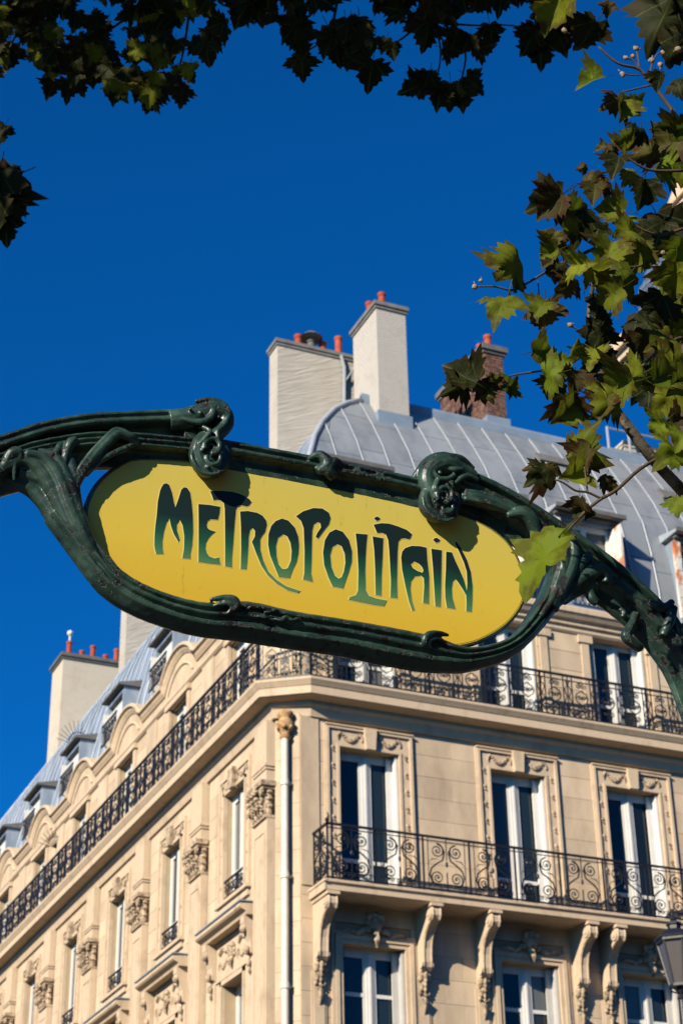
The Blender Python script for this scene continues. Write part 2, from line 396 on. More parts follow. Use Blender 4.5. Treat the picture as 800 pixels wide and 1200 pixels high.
# =================================================================== CORNER BUILDING
B = empty('corner_building', 'cream stone corner apartment house with iron balconies and a curved zinc roof', 'building')
CC = 0.32
LEN_R, LEN_L = 10.9, 34.0
RW = [(1.04, 2.16), (3.93, 5.03), (6.28, 7.40), (9.10, 10.2)]
LC = [2.16+3.37*k for k in range(10)]
LUC = [2.02+3.37*k for k in range(10)]
R_open = [(a, b, 10.86, 13.40) for a, b in RW] + [(a, b, 14.45, 16.42) for a, b in RW] + [(a, b, 7.3, 10.0) for a, b in RW] + [(a, b, 3.9, 6.4) for a, b in RW]
L_open = [(c-.5, c+.5, 11.32, 13.27) for c in LC] + [(c-.5, c+.5, 14.45, 16.2) for c in LUC] + [(c-.5, c+.5, 7.4, 9.86) for c in LC] + [(c-.5, c+.5, 3.9, 6.3) for c in LC]

def wall_boxes(mb, u0, u1, z0, z1, opens, d0, d1):
    zs = sorted({z0, z1} | {z for o in opens for z in o[2:] if z0 < z < z1})
    for a, b in zip(zs, zs[1:]):
        os_ = sorted(o for o in opens if o[2] < b-1e-6 and o[3] > a+1e-6)
        u = u0
        for o in os_:
            if o[0] > u: mb.box(u, o[0], d0, d1, a, b)
            u = o[1]
        if u < u1: mb.box(u, u1, d0, d1, a, b)
for tf, u1, opens, top in ((FR, LEN_R, R_open, 16.9), (FL, LEN_L, L_open, 16.9)):
    mb = MB(); wall_boxes(mb, CC+.03, u1, .1, top, opens, -.48, -.035)
    mb.build('wall', M['soffit'], B, tf=tf)
mb = MB()
mb.add([(.035, CC, .1), (CC, .035, .1), (CC+.3, .34, .1), (.34, CC+.3, .1), (.035, CC, 16.9), (CC, .035, 16.9), (CC+.3, .34, 16.9), (.34, CC+.3, 16.9)],
       [(0, 3, 2, 1), (4, 5, 6, 7), (0, 1, 5, 4), (1, 2, 6, 5), (2, 3, 7, 6), (3, 0, 4, 7)])
mb.build('wall', M['soffit'], B)
# dark core added inside so that no light leaks in
mb = MB(); mb.box(.6, LEN_R, .9, 9, .1, 16.8); mb.box(.9, 9, 9, LEN_L, .1, 16.8)
mb.build('light_block_core', M['unlit_inside'], B)

# stone blocks
blocks = []
def clad(face, u0, u1, z0, z1, opens, course=.40, ln=.95):
    nz = max(1, round((z1-z0)/course)); h = (z1-z0)/nz
    for r in range(nz):
        a, b = z0+r*h, z0+(r+1)*h
        iv = [(u0, u1)]
        for o in opens:
            if o[2] < b-.02 and o[3] > a+.02:
                niv = []
                for p, q in iv:
                    if o[1] <= p or o[0] >= q: niv.append((p, q)); continue
                    if o[0] > p: niv.append((p, o[0]))
                    if o[1] < q: niv.append((o[1], q))
                iv = niv
        for p, q in iv:
            if q-p < .05: continue
            n = max(1, round((q-p)/ln + (0.25 if r % 2 else -.05)))
            cuts = [p+(q-p)*i/n for i in range(n+1)]
            if n > 1:
                sh = (.22 if r % 2 else -.22)*(q-p)/n
                cuts = [cuts[0]]+[c+sh for c in cuts[1:-1]]+[cuts[-1]]
            for c, d in zip(cuts, cuts[1:]): blocks.append((face, c, d, a, b))
def wid(o, m_): return (o[0]-m_, o[1]+m_, o[2], o[3]+m_)
Rm = [wid(o, .27) if 10 < o[2] < 14 else (wid(o, .12) if o[2] < 9 else wid(o, .05)) for o in R_open]
Lm = [wid(o, .16) for o in L_open]
Lp = [(.63-.33, .63+.33, 8, 13.9)] + [(3.87+3.37*k-.33, 3.87+3.37*k+.33, 8, 13.9) for k in range(9)]
clad('R', CC+.004, LEN_R, 8.4, 13.86, Rm)
clad('R', CC+.004, LEN_R, 14.44, 16.36, Rm)
clad('L', CC+.004, LEN_L, 8.4, 13.86, Lm+Lp)
clad('L', CC+.004, LEN_L, 14.44, 16.5, Lm)
clad('R', CC+.004, LEN_R, .3, 8.4, Rm, .5, 1.3); clad('L', CC+.004, LEN_L, .3, 8.4, Lm, .5, 1.3)
def bdist(b):
    f, u0, u1, z0, z1 = b
    p = FR(((u0+u1)/2, 0, (z0+z1)/2)) if f == 'R' else FL(((u0+u1)/2, 0, (z0+z1)/2))
    x, y = proj(p); off = max(0, -x, x-800)+max(0, y-1200)
    return off*5 + (Vector(p)-Vector(CAM)).length
blocks.sort(key=bdist)
cache = {}
rest = {'R': MB(), 'L': MB()}
def blk_mesh(w_, h_):
    k = (round(w_, 2), round(h_, 2))
    if k not in cache:
        g_ = .0016; b_ = MB(); w2, h2 = k
        x0, x1, y0, y1 = g_, w2-g_, g_, h2-g_
        c = .003
        # outer face at d=0, chamfered arris, set back to d=-.036
        vs = [(x0, .036, y0), (x1, .036, y0), (x1, .036, y1), (x0, .036, y1), (x0, c, y0), (x1, c, y0), (x1, c, y1), (x0, c, y1),
              (x0+c, 0, y0+c), (x1-c, 0, y0+c), (x1-c, 0, y1-c), (x0+c, 0, y1-c)]
        b_.add(vs, [(0, 1, 5, 4), (1, 2, 6, 5), (2, 3, 7, 6), (3, 0, 4, 7), (4, 5, 9, 8), (5, 6, 10, 9), (6, 7, 11, 10), (7, 4, 8, 11), (8, 9, 10, 11)])
        cache[k] = mesh_of(b_, 'stone_block', M['stone'])
    return cache[k]
for i, (f, u0, u1, z0, z1) in enumerate(blocks):
    if i < 268:
        me = blk_mesh(u1-u0, z1-z0)
        o = link('stone_block', me, B)
        jit = random.uniform(-.0015, .0015)
        if f == 'R': o.location = (u0, jit, z0)
        else:
            # mirrored front: local x runs along +Y, so turn by 90 degrees and start from the far end
            o.rotation_euler = (0, 0, -math.pi/2); o.location = (jit, u1, z0)
    else:
        g_ = .003; rest[f].box(u0+g_, u1-g_, -.036, random.uniform(-.0015, .0015), z0+g_, z1-g_)
for f, tf in (('R', FR), ('L', FL)):
    tag(rest[f].build('stone_blocks', M['stone'], B, tf=tf), kind='stuff')
z = .3
while z < 16.3:
    mb = MB()
    h = .4; e = .0025
    if not 13.86 < z < 14.43:
        mb.add([(e, CC-e, z+e), (CC-e, e, z+e), (CC+.02, .03, z+e), (.03, CC+.02, z+e), (e, CC-e, z+h-e), (CC-e, e, z+h-e), (CC+.02, .03, z+h-e), (.03, CC+.02, z+h-e)],
               [(0, 3, 2, 1), (4, 5, 6, 7), (0, 1, 5, 4), (1, 2, 6, 5), (2, 3, 7, 6), (3, 0, 4, 7)])
        mb.build('stone_block', M['stone'], B)
    z += h

# cornices that follow the corner
def cornice(name, prof, z_unused=0, mat_='stone_trim', cl=CC, cr=CC, ul=LEN_L, ur=LEN_R, parent=None):
    mb = MB(); n = len(prof); st = []
    for k in range(4):
        ring = []
        for d, zz in prof:
            if k == 0: ring.append((-d, ul, zz))
            if k == 1: ring.append((-d, cl-.414*d, zz))
            if k == 2: ring.append((cr-.414*d, -d, zz))
            if k == 3: ring.append((ur, -d, zz))
        st += ring
    fs = [(k*n+i, k*n+(i+1) % n, (k+1)*n+(i+1) % n, (k+1)*n+i) for k in range(3) for i in range(n)]
    fs += [tuple(range(n)), tuple(range(3*n, 4*n))]
    mb.add(st, fs)
    return mb.build(name, M[mat_], parent or B)
balc_up = cornice('balcony', [(-.3, 14.43), (.44, 14.43), (.44, 14.385), (.41, 14.34), (.385, 14.30), (.37, 14.285), (.37, 14.15), (.33, 14.13), (.14, 14.11), (.14, 14.05), (.09, 14.0), (.06, 13.9), (.05, 13.86), (-.03, 13.86)], cl=.29, cr=.53)
# narrow mouldings on the front between pier strips
eave = cornice('eave_cornice', [(-.3, 16.36), (.02, 16.36), (.05, 16.40), (.05, 16.47), (.10, 16.50), (.10, 16.56), (.16, 16.60), (.20, 16.66), (.24, 16.70), (.24, 16.80), (.20, 16.84), (-.3, 16.86)], ul=CC+.01)

# long side: entablature rising into segmental arches
mb = MB()
def ubend(c, half, z0, rise, n=14):
    r = (half*half+rise*rise)/(2*rise); a0 = math.asin(half/r); zc = z0+rise-r
    return [(c+r*math.sin(-a0+2*a0*i/n), zc+r*math.cos(-a0+2*a0*i/n)) for i in range(n+1)]
def mould(mb, path, sec):
    """sweep section [(d, up)] along path [(u,z)] in the front's plane"""
    n = len(sec); vs = []
    for i, (u, zz) in enumerate(path):
        a = Vector(path[max(i-1, 0)]); b = Vector(path[min(i+1, len(path)-1)]); t = (b-a).normalized(); nr = Vector((-t.y, t.x))
        vs += [(u+nr.x*s, d, zz+nr.y*s) for d, s in sec]
    fs = [(i*n+k, i*n+(k+1) % n, (i+1)*n+(k+1) % n, (i+1)*n+k) for i in range(len(path)-1) for k in range(n)]
    fs += [tuple(range(n)), tuple((len(path)-1)*n+k for k in range(n))]
    mb.add(vs, fs)
path = [(CC, 16.72)]
for c in LUC:
    pts = ubend(c, .96, 16.72, .50)
    if c-.96 > CC: path += [(c-.98, 16.72)]
    path += pts if c-.96 > CC else [p for p in pts if p[0] > CC+.02]
path += [(LEN_L, 16.72)]
mould(mb, path, [(-.2, -.02), (.02, -.03), (.04, .0), (.07, .04), (.09, .09), (.14, .11), (.14, .16), (.11, .18), (-.2, .18)])
mb.build('arched_cornice', M['stone_trim'], B, tf=FL)
mb = MB()   # flat bands and tympana
mb.box(CC, LEN_L, -.3, -.01, 16.5, 16.71)
for c in LUC:
    arc = [p for p in ubend(c, .94, 16.70, .48)]
    poly = [(c-.94, 16.5)]+arc+[(c+.94, 16.5)]
    poly = [(max(u, CC), zz) for u, zz in poly]
    mb.prism(poly, lambda p: (p[0], -.3, p[1]), lambda p: (p[0], .0, p[1]))
mb.build('frieze', M['stone'], B, tf=FL)
mb = MB()
mould(mb, [(CC, 16.36), (LEN_L, 16.36)], [(-.02, 0), (.03, .0), (.07, .04), (.07, .09), (.03, .12), (-.02, .12)])
for c in LUC:
    mould(mb, ubend(c, .74, 16.62, .36, 12), [(-.02, -.02), (.02, -.02), (.035, 0), (.02, .03), (-.02, .03)])
    # ring course of voussoirs over the attic window
    mb.box(c-.66, c-.52, -.02, .05, 14.45, 16.22); mb.box(c+.52, c+.66, -.02, .05, 14.45, 16.22)
    mb.box(c-.70, c+.70, -.02, .09, 16.22, 16.33)
mb.build('moulding', M['stone_trim'], B, tf=FL)
for k in range(10):
    u = LUC[k]+1.685
    mb = MB(); mb.box(u-.32, u+.32, -.02, .035, 14.45, 16.35); mb.build('pilaster', M['stone'], B, tf=FL)

# ------------------------------------------------------------------ windows
def window(tf, u0, u1, z0, z1, style, parent, d=-.22):
    """style: french, side, lower, attic"""
    W = u1-u0
    f = MB()
    fw = .055
    f.box(u0, u0+fw, d-.05, d+.03, z0, z1); f.box(u1-fw, u1, d-.05, d+.03, z0, z1)
    f.box(u0+fw, u1-fw, d-.05, d+.03, z1-.08, z1); f.box(u0+fw, u1-fw, d-.05, d+.03, z0, z0+.05)
    um = (u0+u1)/2; ls = .07
    f.box(um-.065, um+.065, d-.035, d+.045, z0+.05, z1-.08)
    f.box(um-.02, um+.02, d+.045, d+.065, z0+.05, z1-.08)
    zt = z0+(.62 if style == 'french' else .5)
    if style == 'lower': zt = z1-.75
    for a, b in ((u0+fw, um-.065), (um+.065, u1-fw)):
        f.box(a, a+ls*.7, d-.03, d+.025, z0+.05, z1-.08); f.box(b-ls*.7, b, d-.03, d+.025, z0+.05, z1-.08)
        f.box(a+ls*.7, b-ls*.7, d-.03, d+.025, z1-.15, z1-.08); f.box(a+ls*.7, b-ls*.7, d-.03, d+.025, z0+.05, z0+.14)
        f.box(a+ls*.7, b-ls*.7, d-.028, d+.02, zt-.03, zt+.03)
    wo = f.build('window', M['white'], parent, tf=tf)
    for a, b in ((u0+fw, um-.065), (um+.065, u1-fw)):
        for c, e in ((z0+.14, zt-.03), (zt+.03, z1-.15)):
            g_ = MB(); g_.box(a+ls*.7-.004, b-ls*.7+.004, d-.018, d-.006, c-.004, e+.004)
            g_.build('pane', M['glass'], wo, tf=tf)
    g_ = MB(); g_.box(u0-.02, u1+.02, d-.36, d-.30, z0-.1, z1+.05); g_.build('room_shade', M['unlit_inside'], wo, tf=tf)
    # folded shutters inside the reveal
    if style in ('french', 'lower') and not (style == 'lower' and tf is FL):
        gl = MB(); gl.box(u0+.012, u0+.05, d+.035, -.05, z0+.03, z1-.03)
        for k in range(2): gl.box(u0+.05, u0+.058, d+.06, -.075, z0+.12+k*(z1-z0-.1)/2, z0-.02+(k+1)*(z1-z0-.1)/2)
        gl.build('shutter', M['greyshutter'] if (style != 'side' and tf is FR and u0 < 6) else M['shutter'], wo, tf=tf)
        gr = MB(); gr.box(u1-.055, u1-.012, d+.035, -.03, z0+.03, z1-.03)
        for k in range(2): gr.box(u1-.063, u1-.055, d+.06, -.06, z0+.12+k*(z1-z0-.1)/2, z0-.02+(k+1)*(z1-z0-.1)/2)
        if style == 'french' or style == 'lower': gr.box(u1-.17, u1-.055, d+.032, d+.07, z0+.03, z1-.03)
        gr.build('shutter', M['white'] if style != 'lower' else M['shutter'], wo, tf=tf)
    return wo
for a, b in RW:
    window(FR, a, b, 10.86, 13.40, 'french', B); window(FR, a, b, 14.45, 16.42, 'french', B)
    window(FR, a, b, 7.3, 10.0, 'lower', B); window(FR, a, b, 3.9, 6.4, 'lower', B)
for k, c in enumerate(LC):
    window(FL, c-.5, c+.5, 11.32, 13.27, 'side', B, d=-.15)
    window(FL, c-.5, c+.5, 7.4, 9.86, 'lower', B, d=-.26)
    if k < 4: window(FL, c-.5, c+.5, 3.9, 6.3, 'lower', B, d=-.26)
for c in LUC: window(FL, c-.5, c+.5, 14.45, 16.2, 'side', B, d=-.15)

# ------------------------------------------------------------------ carved surrounds
def swag(mb, u, z, w_, d, h=.09):
    for i in range(9):
        t = (i-4)/4; r = .020+.020*(1-abs(t))
        mb.ball((u+t*w_, d, z-h*(1-t*t)), r, 7, 5, (1, .8, 1.1))
        if i % 2 == 0: mb.ball((u+t*w_*1.02, d+.01, z-h*(1-t*t)+.035), r*.6, 6, 4)
    mb.ball((u-w_-.05, d, z+.03), .035, 7, 5, (1, .6, 1)); mb.ball((u+w_+.05, d, z+.03), .035, 7, 5, (1, .6, 1))
    mb.tube([(u-w_-.07, d, z+.02), (u-w_-.09, d, z-.04), (u-w_-.08, d, z-.09)], [.02, .016, .006], 5)
    mb.tube([(u+w_+.07, d, z+.02), (u+w_+.09, d, z-.04), (u+w_+.08, d, z-.09)], [.02, .016, .006], 5)
for a, b in RW:
    s = MB(); m_ = .25; zt = 13.40
    for sg, e in ((-1, a), (1, b)):
        q = sorted((e, e+sg*.045)); s.box(q[0], q[1], -.03, .035, 10.86, zt+.045)
        q = sorted((e+sg*.045, e+sg*.20)); s.box(q[0], q[1], -.03, .015, 10.86, zt+.045)
        q = sorted((e+sg*.20, e+sg*m_)); s.box(q[0], q[1], -.03, .055, 10.86, zt+.36)
        q = sorted((e+sg*m_, e+sg*(m_+.03))); s.box(q[0], q[1], -.03, .03, 10.86, zt+.38)
    s.box(a, b, -.03, .035, zt, zt+.045)
    s.box(a-.20, b+.20, -.03, .015, zt+.045, zt+.31)
    s.box(a-.20, b+.20, -.03, .055, zt+.31, zt+.36)
    s.box(a-m_-.02, b+m_+.02, -.03, .075, zt+.36, zt+.385)
    so_ = s.build('window_surround', M['stone_trim'], B, tf=FR)
    um = (a+b)/2
    k_ = MB(); k_.prism([(um-.085, zt-.01), (um+.085, zt-.01), (um+.115, zt+.375), (um-.115, zt+.375)], lambda p: (p[0], .0, p[1]), lambda p: (p[0], .11, p[1]))
    k_.build('keystone', M['stone_trim'], so_, tf=FR)
    c_ = MB()
    swag(c_, um-.36, zt+.21, .14, .03); swag(c_, um+.36, zt+.21, .14, .03)
    tag(c_.build('garland', M['stone_carved'], so_, tf=FR), kind='stuff')
    c_ = MB()
    for e in (a-.125, b+.125):
        for i in range(8):
            zz = 11.2+i*.31; c_.ball((e, .02, zz), .032, 8, 5, (1, .7, 1.2)); c_.ball((e, .035, zz-.055), .018, 6, 4)
    tag(c_.build('rosette', M['stone_carved'], so_, tf=FR), kind='stuff')

# pier between corner and front: slightly proud strip
mb = MB(); mb.box(CC+.01, .66, -.03, .022, 10.9, 13.86); mb.build('pier_strip', M['stone'], B, tf=FR)
for a, b in RW:
    for u in (a-.18, b+.18):
        mb = MB(); mb.box(u-.08, u+.08, -.03, .03, 14.45, 16.20); mb.box(u-.14, u+.16, -.03, .055, 16.20, 16.345)
        mb.build('pilaster', M['stone_trim'], B, tf=FR)

# lower windows on the front: moulded frame and carved head
def carved_head(mb, u, z, d, s=1.0):
    mb.ball((u, d, z), .11*s, 10, 7, (.85, .9, 1.15)); mb.ball((u, d+.09*s, z-.02*s), .03*s, 6, 4)
    for sg in (-1, 1):
        mb.ball((u+sg*.04*s, d+.085*s, z+.02*s), .018*s, 6, 4); mb.ball((u+sg*.10*s, d-.01, z+.03*s), .05*s, 7, 5)
        mb.ball((u+sg*.08*s, d+.02, z+.11*s), .06*s, 7, 5); mb.ball((u+sg*.11*s, d, z-.07*s), .045*s, 7, 5)
        mb.tube([(u+sg*.12*s, d-.03, z-.05*s), (u+sg*.26*s, d-.03, z-.12*s), (u+sg*.40*s, d-.04, z-.08*s), (u+sg*.5*s, d-.05, z-.12*s)], [.045*s, .04*s, .03*s, .012*s], 7)
    mb.ball((u, d+.01, z+.14*s), .07*s, 8, 5); mb.tube([(u, d, z-.1*s), (u, d+.05, z-.22*s), (u, d+.02, z-.32*s)], [.06*s, .05*s, .02*s], 7)
for a, b in RW:
    s = MB(); zt = 10.0
    for k, (o_, dd) in enumerate(((.0, .03), (.07, .055), (.15, .03))):
        e1 = o_+.07 if k < 2 else o_+.05
        s.box(a-e1, a-o_, -.03, dd, 7.3, zt+e1); s.box(b+o_, b+e1, -.03, dd, 7.3, zt+e1); s.box(a-o_, b+o_, -.03, dd, zt+o_, zt+e1)
    so_ = s.build('window_surround', M['stone_trim'], B, tf=FR)
    c_ = MB(); carved_head(c_, (a+b)/2, 10.32, .09, 1.15); c_.build('carved_head', M['stone_carved'], so_, tf=FR)

# consoles that carry the lower balcony
def console(u, w_=.17):
    s = MB()
    prof = [(.60, 10.59), (.625, 10.53), (.62, 10.45), (.58, 10.39), (.51, 10.36), (.42, 10.31), (.33, 10.23), (.27, 10.13), (.235, 10.0), (.225, 9.86), (.225, 9.78), (.20, 9.70), (.15, 9.64), (.0, 9.62), (.0, 10.59)]
    s.prism(prof, lambda p: (u-w_/2, p[0], p[1]), lambda p: (u+w_/2, p[0], p[1]))
    s.box(u-w_/2-.025, u+w_/2+.025, .0, .655, 10.59, 10.64)
    for dx in (-w_/2+.018, w_/2-.018):
        s.tube([(u+dx, p[0]+.002, p[1]) for p in prof[:12]], .016, 5)
    for sg in (-1, 1):
        s.tube([(u+sg*(w_/2), .53, 10.47), (u+sg*(w_/2+.02), .53, 10.47)], .085, 12)
        s.tube([(u+sg*(w_/2), .53, 10.47), (u+sg*(w_/2+.035), .53, 10.47)], .04, 10)
        s.tube([(u+sg*(w_/2), .16, 9.74), (u+sg*(w_/2+.02), .16, 9.74)], .07, 10)
    co = s.build('console', M['stone_trim'], B, tf=FR)
    l = MB()
    for i in range(6):
        zz = 9.60-i*.075; r = .075-.008*i
        for sg in (-1, 1):
            l.ball((u+sg*(.05+.03*math.sin(i*2.1)), .09-.008*i, zz), r*.75, 7, 5, (1, .8, 1.1))
        l.ball((u, .13-.012*i, zz-.02), r*.62, 7, 5, (.8, .9, 1.4))
    l.tube([(u, .1, 9.2), (u, .07, 9.05), (u, .04, 8.97)], [.045, .03, .008], 6)
    l.build('leaf_drop', M['stone_carved'], co, tf=FR)
for u in (.62, 2.46, 3.55, 5.40, 5.95, 7.79, 8.8, 10.5): console(u)
# small pilasters beneath the consoles
for u in (.62, 2.46, 3.55, 5.40, 5.95, 7.79, 8.8, 10.5):
    mb = MB(); mb.box(u-.09, u+.09, -.03, .035, 7.3, 9.62); mb.box(u-.13, u-.09, -.03, .02, 7.3, 9.5); mb.box(u+.09, u+.13, -.03, .02, 7.3, 9.5)
    mb.build('pilaster', M['stone_trim'], B, tf=FR)

# lower balcony slab
mb = MB()
pr = [(-.02, 10.83), (.66, 10.83), (.66, 10.785), (.635, 10.76), (.62, 10.745), (.62, 10.665), (.59, 10.65), (.57, 10.64), (-.02, 10.64)]
pr0 = [(.56 - d*0 + (0.66-max(d, .0))*0, d, zz) for d, zz in pr]
n = len(pr); vs = []
for u in (.50, LEN_R):
    vs += [(u + (0 if u > 1 else (.66-d)*.0), d, zz) for d, zz in pr]
mb.add(vs, [(i, (i+1) % n, n+(i+1) % n, n+i) for i in range(n)]+[tuple(range(n)), tuple(range(n, 2*n))])
mb.box(.47, .50, 0, .63, 10.655, 10.78); mb.box(.455, .5, 0, .67, 10.785, 10.828)
balc_lo = mb.build('balcony', M['stone_trim'], B, tf=FR)

# ------------------------------------------------------------------ ironwork
def spiral(cx, cz, r, turns, a0, sgn, n=26):
    return [(cx+r*(1-.86*i/n)*math.cos(a0+sgn*turns*2*math.pi*i/n), 0, cz+r*(1-.86*i/n)*math.sin(a0+sgn*turns*2*math.pi*i/n)) for i in range(n+1)]
IR = .0115
def scroll_panel(w_=.74, h=.86):
    """two mirrored S-scrolls, each ending in a big coil at top and bottom"""
    m_ = MB()
    for sg in (-1, 1):
        cx = w_/2+sg*w_*.235
        top = spiral(cx, h*.76, .125, 1.9, math.pi/2 if sg < 0 else math.pi/2, sg)
        bot = spiral(cx-sg*.0, h*.22, .125, 1.9, -math.pi/2, sg)
        for s_ in (top, bot): m_.tube(s_, [IR*1.15]*8+[IR]*(len(s_)-8), 4)
        # stem joining the two coils
        m_.tube([top[0], (cx+sg*-.09, 0, h*.85), (cx-sg*.135, 0, h*.74), (cx-sg*.10, 0, h*.58), (cx+sg*.02, 0, h*.49), (cx+sg*.11, 0, h*.40), (cx+sg*.145, 0, h*.26), (cx+sg*.10, 0, h*.12), bot[0]], IR*1.3, 4)
        m_.ball((cx, 0, h*.76), .018, 6, 4); m_.ball((cx, 0, h*.22), .018, 6, 4)
        m_.tube([(cx-sg*.02, 0, h*.60), (cx+sg*.10, 0, h*.58), (cx+sg*.15, 0, h*.50)], [.004, .010, .003], 4)
    for k_ in range(8): m_.tube(spiral((k_+.5)*w_/8, .045, .036, 1.0, 0, 1, 8), .009, 4)
    m_.tube([(0, 0, .09), (w_, 0, .09)], .008, 4)
    for sg in (-1, 1): m_.tube([(w_/2+sg*w_*.46, 0, 0), (w_/2+sg*w_*.46, 0, h)], .008, 4)
    m_.tube([(w_/2, 0, 0), (w_/2, 0, h*.34)], IR, 4); m_.ball((w_/2, 0, h*.50), .035, 6, 5, (.8, .6, 1.5)); m_.tube([(w_/2, 0, h*.58), (w_/2, 0, h)], IR*.8, 4)
    return mesh_of(m_, 'scroll_panel', M['iron'])
def lace_panel(w_=.56, h=.78):
    m_ = MB()
    for x in (.0, w_*.16, w_*.84): m_.tube([(x, 0, 0), (x, 0, h)], IR*1.1, 4)
    cx = w_/2
    for cz, s1 in ((h*.80, 1), (h*.20, -1)):
        for sg in (-1, 1):
            m_.tube(spiral(cx+sg*.062, cz, .06, 1.5, math.pi/2*s1, sg*s1, 14), IR, 4)
    for sg in (-1, 1):
        m_.tube([(cx, 0, h*.68), (cx+sg*.10, 0, h*.60), (cx+sg*.13, 0, h*.50), (cx+sg*.10, 0, h*.40), (cx, 0, h*.32)], IR*1.1, 4)
        m_.tube(spiral(cx+sg*.055, h*.5, .045, 1.3, 0 if sg > 0 else math.pi, sg, 10), IR, 4)
        m_.tube([(w_*.08*(1 if sg < 0 else 1), 0, h*(.5+sg*.42)), (w_*.02, 0, h*(.5+sg*.28)), (w_*.13, 0, h*(.5+sg*.16)), (w_*.04, 0, h*.5)], IR*.9, 4)
        m_.tube([(w_*.92, 0, h*(.5+sg*.42)), (w_*.98, 0, h*(.5+sg*.28)), (w_*.87, 0, h*(.5+sg*.16)), (w_*.96, 0, h*.5)], IR*.9, 4)
    m_.ball((cx, 0, h*.5), .028, 6, 5, (.9, .6, 1.5)); m_.ball((cx, 0, h*.9), .02, 6, 4); m_.ball((cx, 0, h*.1), .02, 6, 4)
    return mesh_of(m_, 'lace_panel', M['iron'])
SCR, LACE = scroll_panel(), lace_panel()
rl = MB()
rl.box(.52, LEN_R, .585, .625, 11.755, 11.79); rl.box(.52, LEN_R, .59, .62, 10.86, 10.885); rl.box(.52, LEN_R, .592, .618, 11.70, 11.712)
rl.box(.52, .56, -.02, .625, 11.755, 11.79); rl.box(.52, .55, -.02, .59, 10.86, 10.885)
posts = [.54+.86*k for k in range(13)]
for p in posts:
    if p < LEN_R: rl.box(p-.013, p+.013, .59, .617, 10.83, 11.76)
rl.box(.527, .553, .28, .306, 10.83, 11.76)
rl.ball((.54, .605, 11.83), .04, 8, 6); rl.tube([(.54, .6, 11.8), (.56, .62, 11.9), (.55, .58, 11.97)], [.02, .018, .006], 5)
rail_lo = rl.build('railing', M['iron'], balc_lo, tf=FR)
# the panels hang in the rail (sub-parts of the balcony beside the rail)
for p in posts[:-1]:
    link('scroll_panel', SCR, balc_lo, (p+.06, -.605, 10.89))
o = link('scroll_panel', SCR, balc_lo, (.54, -.60, 10.89)); o.rotation_euler = (0, 0, math.pi/2); o.scale = (.8, 1, 1)
rl = MB()
DU = .38
cl_, cr_ = .29-.414*DU, .53-.414*DU
def rail_run(a, b, w_, z0, z1, mb=rl):
    a = Vector((a[0], a[1], 0)); b = Vector((b[0], b[1], 0)); t = (b-a).normalized(); nn = Vector((-t.y, t.x, 0))*w_/2
    vs = [a-nn, b-nn, b+nn, a+nn]
    mb.add([(v.x, v.y, z0) for v in vs]+[(v.x, v.y, z1) for v in vs], [(0, 3, 2, 1), (4, 5, 6, 7), (0, 1, 5, 4), (1, 2, 6, 5), (2, 3, 7, 6), (3, 0, 4, 7)])
A_, B1, B2, C_ = (-DU, LEN_L), (-DU, cl_), (cr_, -DU), (LEN_R, -DU)
for p, q in ((A_, B1), (B1, B2), (B2, C_)):
    rail_run(p, q, .045, 15.26, 15.295); rail_run(p, q, .03, 14.455, 14.48); rail_run(p, q, .02, 15.17, 15.185)
rl.box(B1[0]-.02, B1[0]+.02, B1[1]-.02, B1[1]+.02, 14.43, 15.27); rl.box(B2[0]-.02, B2[0]+.02, B2[1]-.02, B2[1]+.02, 14.43, 15.27)
for k in range(10): rl.box(1.5+k*1.12-.015, 1.5+k*1.12+.015, -DU-.015, -DU+.015, 14.43, 15.27) if 1.5+k*1.12 < LEN_R else None
for k in range(30): rl.box(-DU-.015, -DU+.015, 1.0+k*1.12-.015, 1.0+k*1.12+.015, 14.43, 15.27)
rl.build('railing', M['iron'], balc_up)
n_ = int((C_[0]-B2[0])/.56)
for k in range(n_): link('lace_panel', LACE, balc_up, (B2[0]+.02+k*.56, -DU, 14.48))
for k in range(int((LEN_L-B1[1])/.56)):
    o = link('lace_panel', LACE, balc_up, (-DU, B1[1]+.02+k*.56, 14.48)); o.rotation_euler = (0, 0, math.pi/2)
o_a = math.atan2(B2[1]-B1[1], B2[0]-B1[0]); Lc = math.hypot(B2[1]-B1[1], B2[0]-B1[0])
for k in range(2):
    o = link('lace_panel', LACE, balc_up, (B1[0]+math.cos(o_a)*k*Lc/2, B1[1]+math.sin(o_a)*k*Lc/2, 14.48)); o.rotation_euler = (0, 0, o_a); o.scale = (Lc/2/.56, 1, 1)

